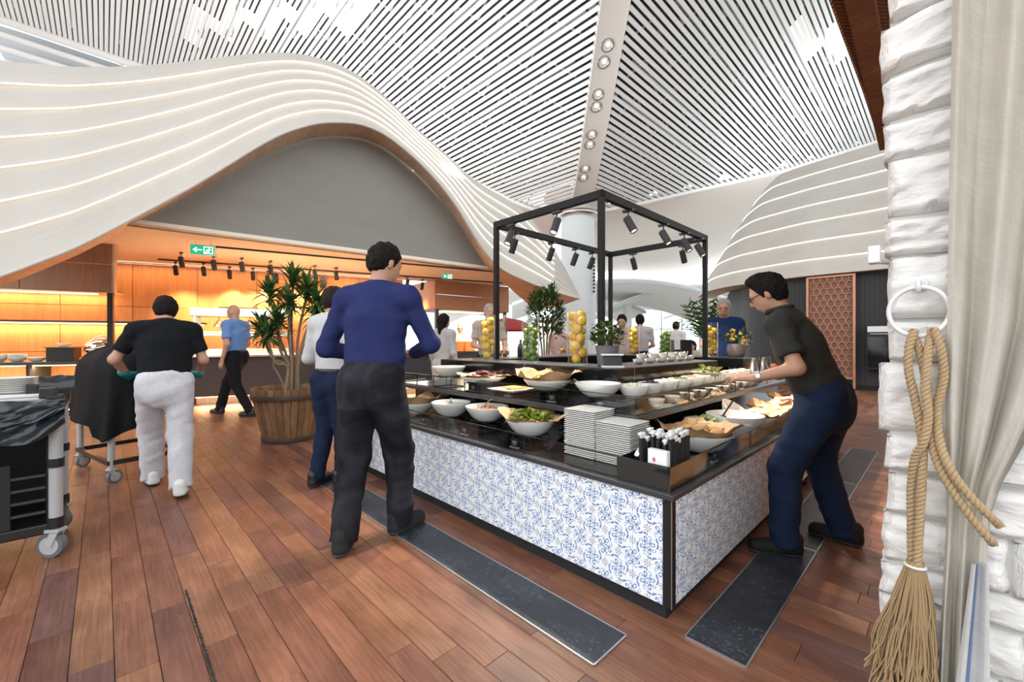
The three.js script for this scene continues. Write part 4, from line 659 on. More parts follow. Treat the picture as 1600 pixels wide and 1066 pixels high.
// ================================================================ STONE PIER, CURTAIN AND ROPE
const PIER_V = 0.024, PIER_U = -0.68, PA = -Math.PI / 2 + TH;
function onPier(px, py, off) { // pier-local point (x along the face, y, off in front of the face) seen at a pixel
  const a = (px - CX) / FOC, d = (PIER_V - off + OX * Ct + OD * St) / (a * Ct + St), X = a * d, u = -(X - OX) * St + (d - OD) * Ct;
  return V3(PIER_U - u, EYE - (py - CY) / FOC * d, off);
}
{
  const w = struct('wall_pier', uv(PIER_U, PIER_V, 0), PA);
  mesh('core', box(7.5, 2.97, 0.44, 3.75 + 0.02, 1.485, -0.25), mat.mortar, w);  // core lengthened out of view to block sky light from the right
  const ys = [0, 0.15, 0.30, 0.442, 0.542, 0.70, 0.836, 0.957, 1.186, 1.318, 1.513, 1.636, 1.824, 1.948, 2.097, 2.27, 2.42, 2.6, 2.78, 2.95];
  for (let i = 0; i < ys.length - 1; i++) {
    let x = rr(-0.012, 0.012); const h = ys[i + 1] - ys[i] - rr(0.006, 0.02);
    while (x < 1.45) {
      const L = x < 0.1 ? rr(0.24, 0.46) : rr(0.25, 0.5), g0 = new THREE.BoxGeometry(L - 0.012, h, 0.12, 22, 12, 5);
      const g = mergeVertices((() => { g0.deleteAttribute('uv'); g0.deleteAttribute('normal'); return g0; })(), 1e-4), p = g.attributes.position, s = i * 3.7 + x * 9;
      for (let k = 0; k < p.count; k++) {
        let X = p.getX(k), Y = p.getY(k), Z = p.getZ(k); const hx = (L - 0.012) / 2, hy = h / 2, ex = Math.max(0, Math.abs(X) / hx - 0.86) / 0.14, ey = Math.max(0, Math.abs(Y) / hy - 0.7) / 0.3, e = Math.min(1, Math.hypot(ex, ey));
        if (Z > -0.02) { Z += 0.011 * noise3(X * 14 + s, Y * 22, s) + 0.008 * noise3(X * 34, Y * 48 + s, s) + 0.0035 * noise3(X * 90, Y * 110, s) - 0.022 * e * e; }
        X += 0.007 * noise3(Y * 18, Z * 18, s) ; Y += 0.008 * noise3(X * 10 + s, Z * 10, s + 4) * (Math.abs(Y) > hy * 0.8 ? 1 : 0.3); Z += 0; p.setXYZ(k, X, Y, Z);
      }
      g.computeVertexNormals(); const gg = boxUV(g);
      const m = mesh('stone', gg, mat.stone, w); m.position.set(x + L / 2, (ys[i] + ys[i + 1]) / 2, -0.06 + rr(-0.006, 0.01)); x += L;
    }
  }
}
{ // unseen timber-clad wall behind the pier, added to shade and warm the aisle
  const h = struct('wall_added_shade', uv(PIER_U - 0.12, 0.5, 0), TH);
  mesh('core', box(6.4, 2.9, 0.2, 3.2, 1.45, 0.12), mat.mortar, h);
  for (let i = 0; i < 30; i++) mesh('board', box(0.205, 2.85, 0.02, 0.12 + i * 0.212, 1.43, 0.0, 0.004), mat.wood, h);
}
{
  const t = thing('curtain', 'long linen curtain gathered by a rope against the white stone pier', 'curtain', uv(PIER_U, PIER_V, 0), PA);
  const L = [[-260, 1492, 1770], [-60, 1489, 1760], [0, 1488, 1750], [300, 1483, 1725], [500, 1480, 1690], [620, 1478, 1640], [700, 1478, 1600], [760, 1478, 1566], [810, 1479, 1549], [880, 1476, 1543], [960, 1471, 1541], [1066, 1466, 1540], [1180, 1460, 1542], [1700, 1440, 1550]];
  const tabL = L.map((q) => [q[0], q[1]]), tabR = L.map((q) => [q[0], q[2]]), N = 110;
  const row = (y, s0, s1, off, amp) => { const r = []; const a = onPier(yAt(tabL, y), y, 0.06), b = onPier(yAt(tabR, y), y, 0.06); for (let j = 0; j <= N; j++) { const s = lerp(s0, s1, j / N), q = a.clone().lerp(b, s); q.z = off + amp * Math.pow(0.5 + 0.5 * Math.sin(s * 17 + 0.8 * Math.sin(y * 0.004) + 0.6), 0.7) + amp * 0.14 * Math.sin(s * 34 + y * 0.006) + (s < 0.05 ? -0.02 * (0.05 - s) / 0.05 : 0); r.push(q); } return r; };
  const rows = []; for (let y = -260; y <= 1180; y += 20) rows.push(row(y, 0, 1, 0.03, 0.052 - 0.03 * Math.exp(-(((y - 815) / 90) ** 2)))); rows.push(row(1700, 0, 1, 0.03, 0.035));
  mesh('linen', sheet(rows), mat.linen, t);
  const lin2 = []; for (let y = 880; y <= 1180; y += 20) { const g = (y - 880) / 300, r = []; for (let j = 0; j <= 10; j++) { const s = j / 10, q = onPier(lerp(1518 - g * 40, 1545 + g * 3, s), y, 0.105); q.z += 0.012 * Math.sin(s * 9); r.push(q); } lin2.push(r); }
  mesh('lining_fold', sheet(lin2), mat.lining, t);
  mesh('blue_stripe', sheet(lin2.map((r) => [r[3], r[4]].map((q) => V3(q.x, q.y, q.z + 0.003)))), mat.blueTrim, t);
}
function twist(pts, r, turns) { // three strands laid round each other
  const c = curve(pts), n = Math.floor(c.getLength() / 0.006), fr = c.computeFrenetFrames(n), out = [];
  for (let s = 0; s < 3; s++) { const q = []; for (let i = 0; i <= n; i++) { const p = c.getPointAt(i / n), a = i / n * turns * c.getLength() * 6.283 + s * 2.094; q.push(p.addScaledVector(fr.normals[i], Math.cos(a) * r * 0.52).addScaledVector(fr.binormals[i], Math.sin(a) * r * 0.52)); } out.push(new THREE.TubeGeometry(new THREE.CatmullRomCurve3(q), n * 2, r * 0.56, 6)); }
  return out;
}
{
  const t = thing('wall_ring', 'white metal ring hanging from a hook on the stone pier', 'ring', uv(PIER_U, PIER_V, 0), PA), c = onPier(1435, 487, 0.055);
  mesh('ring', new THREE.TorusGeometry(0.076, 0.0075, 12, 48).scale(0.86, 0.95, 1).translate(c.x, c.y, c.z), mat.white, t);
  mesh('hook', [new THREE.TorusGeometry(0.018, 0.006, 8, 20, 4).rotateY(1.57).translate(c.x, c.y + 0.075, 0.045), cyl(0.02, 0.02, 0.02, 0, 0, 0, 16).rotateX(1.57).translate(c.x, c.y + 0.085, 0.02)], mat.white, t);
  const b = thing('rope_tieback', 'thick natural rope tieback with a frayed tassel hung from the ring', 'rope', uv(PIER_U, PIER_V, 0), PA);
  const P = (list) => list.map(([x, y, o]) => onPier(x, y, o));
  [[[1430, 516, 0.07], [1421, 540, 0.08], [1420, 580, 0.085], [1431, 630, 0.085], [1441, 690, 0.09], [1440, 760, 0.09], [1436, 830, 0.09], [1433, 890, 0.09]],
   [[1426, 516, 0.05], [1440, 560, 0.07], [1449, 610, 0.075], [1452, 665, 0.085], [1462, 715, 0.10], [1484, 760, 0.12], [1515, 805, 0.125], [1545, 842, 0.12], [1552, 850, 0.10]],
   [[1456, 514, 0.05], [1449, 560, 0.09], [1446, 610, 0.10], [1450, 650, 0.105], [1443, 690, 0.11], [1430, 715, 0.095], [1424, 760, 0.075], [1424, 830, 0.07], [1425, 885, 0.075]],
   [[1460, 514, 0.07], [1470, 545, 0.08], [1474, 590, 0.075], [1464, 640, 0.08], [1468, 690, 0.10], [1486, 735, 0.125], [1515, 775, 0.13], [1548, 808, 0.125], [1562, 822, 0.105]]
  ].forEach((l) => mesh('rope', twist(P(l), 0.0105, 26), mat.rope, b));
  mesh('binding', [new THREE.TorusGeometry(0.022, 0.004, 8, 20).rotateX(1.57).translate(...onPier(1430, 884, 0.082).toArray())], mat.whiteMatte, b);
  const fib = [], top = onPier(1430, 882, 0.08);
  for (let i = 0; i < 420; i++) { const a = rnd() * 6.283, q = Math.sqrt(rnd()), s = rr(0.3, 0.44), x = Math.cos(a) * q, z = Math.sin(a) * q, k = rr(0.8, 1.2); fib.push(new THREE.TubeGeometry(new THREE.CatmullRomCurve3([V3(top.x + x * 0.018, top.y + 0.01, top.z + z * 0.018), V3(top.x + x * 0.045 * k - 0.006, top.y - s * 0.35, top.z + z * 0.03), V3(top.x + x * 0.06 * k - 0.02 + rr(-0.018, 0.018), top.y - s * 0.75, top.z + z * 0.038), V3(top.x + x * 0.075 * k - 0.025 + rr(-0.02, 0.02), top.y - s, top.z + z * 0.045)]), 8, 0.0022, 4)); }
  mesh('tassel', fib, mat.fringe, b).userData.kind = 'stuff';
  const f = thing('wall_bracket', 'small white box fitting on the edge of the stone pier', 'fitting', uv(PIER_U, PIER_V, 0), PA), q = onPier(1373, 398, 0.03);
  mesh('box', box(0.03, 0.055, 0.04, q.x - 0.01, q.y, q.z, 0.004), mat.white, f); mesh('arm', rod(V3(q.x - 0.01, q.y - 0.02, q.z), V3(q.x + 0.02, q.y - 0.02, -0.02), 0.008), mat.greyPlastic, f);
}
// ---------------------------------------------------------------- brown slatted awning overhead
{
  const t = thing('timber_awning', 'dark brown timber awning of thin slats above the stone pier', 'awning', V3(0, 0, 0)), A = pix(1262, -100, 2.9), B = pix(1376, 214, 4.4), out = V3(0.72, -0.1, 0.1);
  const n = 64; for (let i = 0; i < n; i++) { const a = A.clone().lerp(B, i / (n - 1)), b = a.clone().addScaledVector(out, 0.95); mesh('slat', bar(a, b, 0.022, 0.03), mat.pergola, t); }
  const off = (q, s, dy) => q.clone().addScaledVector(out, s).add(V3(0, dy, 0));
  for (const s of [0.02, 0.5]) mesh('batten', bar(off(A, s, 0.03), off(B, s, 0.03), 0.05, 0.04), mat.pergola, t);
  mesh('beam', bar(off(A, 0.36, -0.06), off(B, 0.12, -0.06), 0.16, 0.12), mat.pergola, t);
  mesh('board', sheet([[off(A, 0.12, 0.05), off(B, 0.06, 0.05)], [off(A, 1.0, 0.05), off(B, 1.0, 0.05)]], 0.03, V3(0, 1, 0)), mat.pergola, t);
}

// ================================================================ KITCHEN FITTINGS
const kt = (name, label, cat, k, b, y = 0, group) => thing(name, label, cat, kit(k, b, y), KA, group);   // local x = k, local -z = b
const area = (pos, look, w, h, color, power) => { const l = new THREE.RectAreaLight(color, power, w, h); l.position.copy(pos); l.lookAt(look); scene.add(l); return l; };
const WARM = lin(1, 0.66, 0.34);
{
  const c = kt('kitchen_counter', 'grey topped kitchen counter with lit open shelves below', 'counter', 0, 0);
  mesh('worktop', box(5.0, 0.05, 0.8, -1.72, 0.862, -0.4, 0.004), mat.slate, c);
  mesh('back_panel', box(4.9, 0.8, 0.04, -1.72, 0.42, -0.7), mat.orange, c);
  for (const y of [0.07, 0.42]) mesh('shelf', box(4.9, 0.03, 0.66, -1.72, y, -0.36), mat.charcoal, c);
  for (const x of [-4.1, -2.9, -1.7, -0.5, 0.7]) mesh('upright', box(0.04, 0.84, 0.7, x, 0.42, -0.37), mat.charcoal, c);
  mesh('plinth', box(4.9, 0.06, 0.6, -1.72, 0.03, -0.4), mat.black, c);
  mesh('light_strip', box(4.7, 0.02, 0.03, -1.72, 0.825, -0.12), mat.ledWarm, c);
  area(kit(-1.72, 0.14, 0.81), kit(-1.72, 0.4, 0), 4.6, 0.03, WARM, 80);
  mesh('floor_light_strip', box(4.7, 0.02, 0.02, -1.72, 0.05, -0.03), mat.ledWarm, c);
  const d = kt('serving_counter', 'long black fronted serving counter with glowing plinth', 'counter', 4.3, 0);
  mesh('front', box(5.2, 0.78, 0.6, 0, 0.54, -0.42, 0.004), mat.charcoal, d); mesh('worktop', box(5.3, 0.045, 0.9, 0, 0.955, -0.45, 0.005), mat.steel, d); mesh('end_panel', box(0.05, 0.9, 0.8, -2.62, 0.47, -0.44), mat.orange, d);
  mesh('plinth', box(5.0, 0.14, 0.5, 0, 0.07, -0.45), mat.soffit, d); mesh('light_strip', box(5.0, 0.02, 0.02, 0, 0.142, -0.14), mat.ledWarm, d);
  area(kit(4.3, 0.12, 0.13), kit(4.3, -0.15, 0), 4.9, 0.03, WARM, 28);
}
{ // wall shelves with light strips
  const w = kt('wall_shelf', 'long dark wall shelf with a warm light strip, upper one', 'shelf', -2.2, 2.25); mesh('board', box(4.2, 0.04, 0.22, 0, 2.3, 0.14), mat.bronze, w); mesh('light_strip', box(4.1, 0.02, 0.03, 0, 2.27, 0.1), mat.ledWarm, w); area(kit(-2.2, 2.12, 2.26), kit(-2.2, 2.22, 1.0), 4.1, 0.05, WARM, 38);
  const v = kt('wall_shelf', 'long dark wall shelf with a warm light strip, lower one', 'shelf', -1.6, 2.25); mesh('board', box(6.4, 0.04, 0.2, 0, 1.66, 0.12), mat.black, v); mesh('light_strip', box(6.3, 0.02, 0.03, 0, 1.63, 0.09), mat.ledWarm, v); area(kit(-1.6, 2.13, 1.62), kit(-1.6, 2.22, 0.4), 6.3, 0.05, WARM, 38);
  const x = kt('wall_shelf', 'short wall shelf with a light strip behind the potted dracaena', 'shelf', 4.2, 2.25); mesh('board', box(2.2, 0.04, 0.2, 0, 2.1, 0.12), mat.black, x); mesh('light_strip', box(2.1, 0.02, 0.03, 0, 2.07, 0.09), mat.ledWarm, x); area(kit(4.2, 2.13, 2.06), kit(4.2, 2.22, 0.8), 2.1, 0.05, WARM, 52);
}
{ // hoods
  const h = kt('extractor_hood', 'long bronze panelled extractor hood above the kitchen counter', 'hood', 0, 0);
  for (let i = 0; i < 4; i++) { mesh('panel', box(1.19, 0.5, 0.04, 0.02 - i * 1.2, 2.37, 0, 0.003), mat.bronze, h); mesh('panel', box(1.19, 0.36, 0.04, 0.02 - i * 1.2, 2.81, 0, 0.003), mat.bronze, h); }
  mesh('end_panel', box(0.04, 0.87, 0.12, 0.62, 2.555, -0.04), mat.steel, h); mesh('rim', box(4.8, 0.02, 0.5, -1.76, 2.125, -0.24), mat.steel, h);
  mesh('light_strip', box(4.4, 0.02, 0.06, -1.9, 2.108, -0.3), mat.ledWarm, h); area(kit(-1.9, 0.3, 2.09), kit(-1.9, 0.35, 0), 4.3, 0.1, WARM, 25);
  mesh('post', box(0.08, 1.24, 0.08, 0.57, 1.51, -0.05), mat.black, h);
  const p0 = pix(681, 533, 11.87), a2 = Math.atan2(1.63, 2.05), g = thing('serving_hood', 'boxy copper panelled hood over the far serving counter', 'hood', V3(p0.x, 0, p0.z), a2);
  for (let i = 0; i < 2; i++) for (const [y0, y1] of [[2.17, 2.57], [2.58, 2.98]]) mesh('panel', box(1.29, y1 - y0, 0.04, 0.65 + i * 1.3, (y0 + y1) / 2, 0, 0.003), M(lin(0.50, 0.27, 0.15), 0.45, { metalness: 0.35 }), g);
  mesh('end_panel', box(0.04, 0.81, 1.5, 0, 2.575, -0.76), mat.orange, g); mesh('end_panel', box(0.04, 0.81, 1.5, 2.6, 2.575, -0.76), mat.bronze, g); mesh('rim', box(2.6, 0.03, 1.5, 1.3, 2.17, -0.75), mat.bronze, g);
  for (const x of [0.08, 2.52]) mesh('post', box(0.09, 2.17, 0.09, x, 1.08, -0.1), mat.black, g);
  const s = thing('far_serving_counter', 'grey serving counter with orange fronted boxes under the copper hood', 'counter', V3(p0.x, 0, p0.z), a2);
  mesh('front', box(2.6, 0.9, 0.8, 1.2, 0.45, -0.62), mat.charcoal, s); mesh('worktop', box(2.7, 0.04, 0.85, 1.2, 0.92, -0.62), mat.slate, s);
  for (let i = 0; i < 3; i++) mesh('display_box', box(0.36, 0.3, 0.3, 0.5 + i * 0.42, 1.09, -0.45, 0.01), mat.terracotta, s);
  area(V3(p0.x + 1.4, 2.1, p0.z - 1.3), V3(p0.x + 1.4, 0, p0.z - 1.3), 1.6, 0.5, lin(1, 0.72, 0.42), 30); mesh('light_panel', box(1.6, 0.02, 0.5, 1.3, 2.145, -0.7), mat.ledWarm, g);
}
{ // track spotlights
  const z = (x, y) => [250 + x / 3.136, 360 + y / 3.136];
  const list = [[103, 108], [262, 125], [400, 135], [540, 150], [645, 162], [757, 173], [862, 183]].map((q) => [...z(...q), 'front']).concat([[75, 155], [213, 160], [340, 178], [455, 185], [525, 200], [675, 205], [765, 215], [845, 232]].map((q) => [...z(...q), 'back'])).concat([[637, 432, 'back'], [660, 437, 'back']]);
  for (const [px, py, g] of list) { const d = FOC * 1.72 / (CY - py), top = pix(px, py, d); spotlight(top, g === 'back' ? V3(top.x - 0.45, 1.5, top.z - 0.9) : V3(top.x + 0.3, 0.5, top.z - 0.2), `dark cylinder spotlight on the ${g} ceiling track of the kitchen`, `kitchen ${g} track spotlights`, g === 'back' ? 6 : 46, true, 1.35); }
  for (const [px, py] of [[430, 424], [505, 432]]) { const d = FOC * 1.7 / (CY - py), p = pix(px, py, d); solo('ceiling_speaker', merge([box(0.14, 0.24, 0.14, 0, -0.17, 0, 0.01), rod(V3(0, -0.05, 0), V3(0, 0, 0), 0.012)]), mat.charcoal, 'dark box speaker hanging between the kitchen track spotlights', 'speaker', p, KA, 'kitchen ceiling speakers'); }
  for (const [px, py, w, d, l] of [[317, 391, 0.36, 7.3, 'green emergency exit sign hanging over the kitchen counter'], [699, 432, 0.26, 10.4, 'green emergency exit sign hanging by the copper hood']]) {
    const p = pix(px, py, d), t = thing('exit_sign', l, 'sign', V3(p.x, p.y, p.z), KA); mesh('case', box(w, w * 0.5, 0.04, 0, 0, 0, 0.004), mat.white, t);
    const pl = new THREE.PlaneGeometry(w * 0.94, w * 0.44).translate(0, 0, 0.021); mesh('lit_face', pl, new THREE.MeshStandardMaterial({ map: signMap, emissiveMap: signMap, emissive: 0xffffff, emissiveIntensity: 0.55 }), t);
    mesh('hanger', [rod(V3(-w * 0.3, w * 0.25, 0), V3(-w * 0.3, 3.0 - p.y, 0), 0.006), rod(V3(w * 0.3, w * 0.25, 0), V3(w * 0.3, 3.0 - p.y, 0), 0.006)], mat.steel, t);
  }
}
{ // things on the counters
  const y = 0.8875, g = bowlGeo(0.12, 0.075);
  for (const [k, n] of [[-1.26, 3], [-1.015, 3], [-0.77, 3], [-0.525, 1]]) for (let i = 0; i < n; i++) solo('soup_bowl', g, mat.ceramic, n > 1 ? 'white soup bowl in the stacks at the end of the kitchen counter' : 'single white soup bowl next to the black box', 'bowl', kit(k, 0.35, y + i * 0.028), 0, n > 1 ? 'stacked soup bowls' : undefined);
  const b = kt('black_crate', 'black box with a wooden lid on the kitchen counter', 'box', -0.2, 0.42, y); mesh('body', box(0.36, 0.24, 0.3, 0, 0.12, 0, 0.006), mat.black, b); mesh('lid', box(0.42, 0.02, 0.34, 0, 0.25, 0, 0.004), mat.wood, b);
  solo('white_dish', bowlGeo(0.1, 0.06), mat.ceramic, 'white dish standing on the wooden lid of the black box', 'dish', kit(-0.2, 0.42, y + 0.2605));
  const c = kt('chafing_dish', 'round polished steel chafing dish on a heated base', 'chafing dish', 0.33, 0.42, y);
  mesh('base', box(0.5, 0.06, 0.4, 0, 0.03, 0, 0.01), mat.steel, c); mesh('lid', sph(0.25, 0, 0, 0, 32, 20).scale(1, 0.72, 0.9).translate(0, 0.24, 0), mat.chrome, c); mesh('rim', new THREE.TorusGeometry(0.25, 0.012, 8, 40).rotateX(1.57).scale(1, 1, 0.9).translate(0, 0.2, 0), mat.chrome, c); mesh('handle', tube([[-0.12, 0.4, 0.05], [0, 0.46, 0.06], [0.12, 0.4, 0.05]], 0.01, 12, 6), mat.chrome, c); mesh('display', box(0.12, 0.03, 0.005, 0, 0.03, 0.202), new THREE.MeshStandardMaterial({ color: 0x200000, emissive: lin(1, 0.1, 0.03), emissiveIntensity: 0.6 }), c);
  const p = kt('pass_shelf', 'stainless steel heated pass shelf with three levels', 'shelf', 2.55, 0.75, 0.978);
  for (const x of [-0.85, 0.85]) for (const z of [-0.2, 0.2]) mesh('upright', box(0.05, 0.95, 0.05, x, 0.475, z), mat.steel, p);
  for (const [yy, h] of [[0.05, 0.1], [0.42, 0.08], [0.86, 0.16]]) mesh('level', box(1.85, h, 0.5, 0, yy, 0, 0.008), mat.steel, p); mesh('hood_slot', box(0.7, 0.05, 0.3, -0.1, 0.965, 0), mat.black, p);
  for (const x of [-0.45, 0.1]) { mesh('heat_lamp', lathe([[0.02, 0.14], [0.035, 0.13], [0.05, 0.08], [0.11, 0.0], [0.1, 0.0], [0.04, 0.08]], 20).translate(x, 0.58, 0.1), mat.chrome, p); mesh('lamp_cord', rod(V3(x, 0.72, 0.1), V3(x, 0.8, 0.1), 0.008), mat.black, p); }
  const t = kt('bottle_dispenser', 'clear glass dispenser with a steel cap on the pass shelf', 'dispenser', 1.75, 0.35, 0.978); mesh('bottle', lathe([[0, 0], [0.07, 0], [0.08, 0.1], [0.05, 0.2], [0.02, 0.24], [0, 0.24]], 22), mat.glass, t); mesh('cap', cyl(0.025, 0.02, 0.05, 0, 0.26, 0), mat.steel, t);
  for (const [k, yy, l] of [[-0.1, 0.436, 'small white plant pot on the lit shelf under the kitchen counter'], [0.15, 0.086, 'small white plant pot on the lowest lit kitchen shelf']]) { const q = kt('shelf_plant', l, 'plant', k, 0.25, yy); mesh('pot', lathe([[0, 0], [0.06, 0], [0.085, 0.12], [0.075, 0.12], [0, 0.1]], 20), mat.ceramic, q); if (yy < 0.2) bush(q, 24, 0.07, 0.14, 0.1, 0.05, 0.02, [mat.leafA]); }
}
// ================================================================ TROLLEYS
function castor(t, x, y, z, r, turn) { mesh('castor_fork', [-1, 1].map((q) => bar(V3(q * 0.026, r, -0.02), V3(q * 0.02, r * 2.2, 0.012), 0.008, r * 0.55, V3(0, 0, 1))).concat([box(0.06, 0.02, r * 1.1, 0, r * 2.22, 0, 0.004)]).map((g) => g.rotateY(turn).translate(x, y, z)), mat.greyPlastic, t); const wh = mesh('wheel', [new THREE.CylinderGeometry(r, r, 0.036, 32).rotateZ(1.5708).translate(0, r, -0.02).rotateY(turn).translate(x, y, z)], mat.tyre, t); mesh('wheel_hub', [new THREE.CylinderGeometry(r * 0.72, r * 0.72, 0.042, 28).rotateZ(1.5708).translate(0, r, -0.02).rotateY(turn).translate(x, y, z)], mat.greyPlastic, wh); }
{
  const t = thing('clearing_trolley', 'black plastic clearing trolley with grey posts and a waste bag', 'trolley', uv(2.78, -1.96, 0), TH);   // local x = v (0 .. -0.9), local z = -u (0 .. -0.5)
  for (const x of [0, -0.9]) for (const z of [0, -0.5]) { mesh('post', cyl(0.03, 0.03, 0.72, x, 0.53, z, 20), mat.greyPlastic, t); for (const q of [cyl(0.036, 0.036, 0.06, x, 0.2, z, 20), cyl(0.037, 0.037, 0.05, x, 0.545, z, 20), box(0.07, 0.08, 0.07, x, 0.9, z, 0.008)]) mesh('collar', q, mat.black, t); castor(t, x, 0, z + 0.01, 0.07, 0.9); }
  mesh('lower_shelf', box(0.95, 0.06, 0.52, -0.45, 0.17, -0.25, 0.01), mat.black, t); mesh('top_shelf', box(0.96, 0.05, 0.56, -0.45, 0.865, -0.25, 0.01), mat.black, t);
  mesh('front_panel', box(0.72, 0.36, 0.02, -0.53, 0.38, 0.0, 0.004), mat.blackMatte, t); mesh('back_panel', box(0.86, 0.62, 0.02, -0.45, 0.5, -0.5, 0.004), mat.blackMatte, t); mesh('side_panel', box(0.02, 0.62, 0.44, -0.03, 0.5, -0.25, 0.004), mat.blackMatte, t);
  for (let i = 0; i < 4; i++) mesh('slot_rail', box(0.13, 0.014, 0.02, -0.105, 0.27 + i * 0.07, 0.0, 0.002), mat.charcoal, t);
  mesh('corner_bracket', box(0.07, 0.06, 0.06, -0.03, 0.95, 0.0, 0.006), mat.black, t); mesh('corner_bracket', box(0.05, 0.09, 0.05, -0.1, 0.95, -0.12, 0.006), mat.black, t);
  const rows = []; for (let i = 0; i <= 30; i++) { const r = []; for (let j = 0; j <= 60; j++) { const s = j / 60, q = i / 30, drop = 0.10 + 0.17 * Math.pow(1 - s, 0.7) + 0.03 * Math.sin(s * 9); let y = 0.905 - q * drop * 1.15, z = 0.02 + 0.07 * Math.sin(Math.min(1, q * 1.6) * Math.PI * 0.6); z += 0.045 * noise3(s * 7 + q * 3, q * 3, 2) + 0.022 * Math.abs(noise3(s * 13 + q * 5, q * 6, 5)) + 0.006 * Math.abs(noise3(s * 30, q * 12, 9)); y += 0.018 * noise3(s * 8, q * 6, 8); r.push(V3(-0.92 + 0.96 * s, y, Math.max(0.018, z))); } rows.push(r); }
  mesh('waste_bag', sheet(rows, 0.004, V3(0, 0, -1)), mat.bag, t);
  solo('tray_stack', merge([0, 1, 2].map((i) => box(0.62, 0.016, 0.42, 0, 0.008 + i * 0.018, 0, 0.004))), mat.whiteMatte, 'white trays stacked on top of the black clearing trolley', 'tray', uv(3.03, -2.31, 0.8905), TH);
  const pg = lathe([[0, 0.002], [0.05, 0.002], [0.055, 0], [0.09, 0.014], [0.088, 0.017], [0.05, 0.006], [0, 0.006]], 32);
  for (const [v, l] of [[-2.13, 'white round plate in the stack at the trolley corner post'], [-2.34, 'white round plate in the stack further from the trolley post']]) for (let i = 0; i < 8; i++) solo('round_plate', pg, mat.plate, l, 'plate', uv(2.98, v, 0.9455 + i * 0.0105), i, l.includes('corner') ? 'plates at the corner post' : 'plates further along');
  solo('folded_bin_liner', sheet(Array.from({ length: 8 }, (_, i) => Array.from({ length: 24 }, (_, j) => V3((j / 23 - 0.5) * 0.6, 0.03 + 0.02 * noise3(i, j * 0.6, 3) + 0.05 * Math.sin(i / 7 * 3.14), (i / 7 - 0.5) * 0.12))), 0.03, V3(0, -1, 0)), mat.bag, 'folded dark bin liner lying behind the plates on the trolley', 'bag', uv(3.34, -2.2, 0.93), TH);
}
{
  const t = thing('covered_trolley', 'tall trolley draped in a black cloth cover, pushed by the man in black', 'trolley', V3(-3.52, 0, -3.70), -32 * Math.PI / 180); // local x 0 .. -0.9, z 0 .. -0.5
  for (const x of [0, -0.9]) for (const z of [0, -0.5]) { mesh('leg', cyl(0.026, 0.026, 0.5, x, 0.37, z, 16), mat.greyPlastic, t); castor(t, x, 0, z, 0.055, 0.3); }
  mesh('lower_rail', [box(0.94, 0.04, 0.03, -0.45, 0.18, 0.015), box(0.94, 0.04, 0.03, -0.45, 0.18, -0.515), box(0.03, 0.04, 0.5, 0.01, 0.18, -0.25), box(0.03, 0.04, 0.5, -0.91, 0.18, -0.25)], mat.black, t);
  mesh('deck', box(0.94, 0.04, 0.54, -0.45, 0.6, -0.25), mat.black, t);
  const rows = []; for (let i = 0; i <= 26; i++) { const q = i / 26, r = []; for (let j = 0; j <= 96; j++) { const a = j / 96 * 6.28318, top = Math.pow(Math.max(0, 1 - Math.pow(1 - Math.min(1, q / 0.45), 2.2)), 0.5); const e = 0.5, cx = Math.sign(Math.cos(a)) * Math.pow(Math.abs(Math.cos(a)), e), cz = Math.sign(Math.sin(a)) * Math.pow(Math.abs(Math.sin(a)), e); const fold = 0.028 * Math.sin(a * 9 + 1.3 * Math.sin(a * 2)) * q * q + 0.012 * noise3(Math.cos(a) * 4, q * 5, Math.sin(a) * 4) * q; const w = (0.50 + 0.06 * q + fold) * top, d = (0.30 + 0.05 * q + fold) * top; const low = 0.50 + 0.05 * Math.sin(a * 3 + 2) - (Math.cos(a - 0.6) > 0.75 ? 0.08 : 0); const bulge = 0.10 * Math.sin(q * 3.1) * (Math.cos(a) < 0 ? 1 : 0.1); r.push(V3(-0.45 + cx * (w + bulge) + 0.10 * (1 - q), lerp(1.22, low, Math.pow(q, 1.25)) + 0.02 * noise3(cx * 3, q * 4, cz * 3), -0.25 + cz * d)); } rows.push(r); }
  mesh('cloth_cover', sheet(rows.reverse()), Object.assign(mat.drape, { side: THREE.DoubleSide }), t);
}
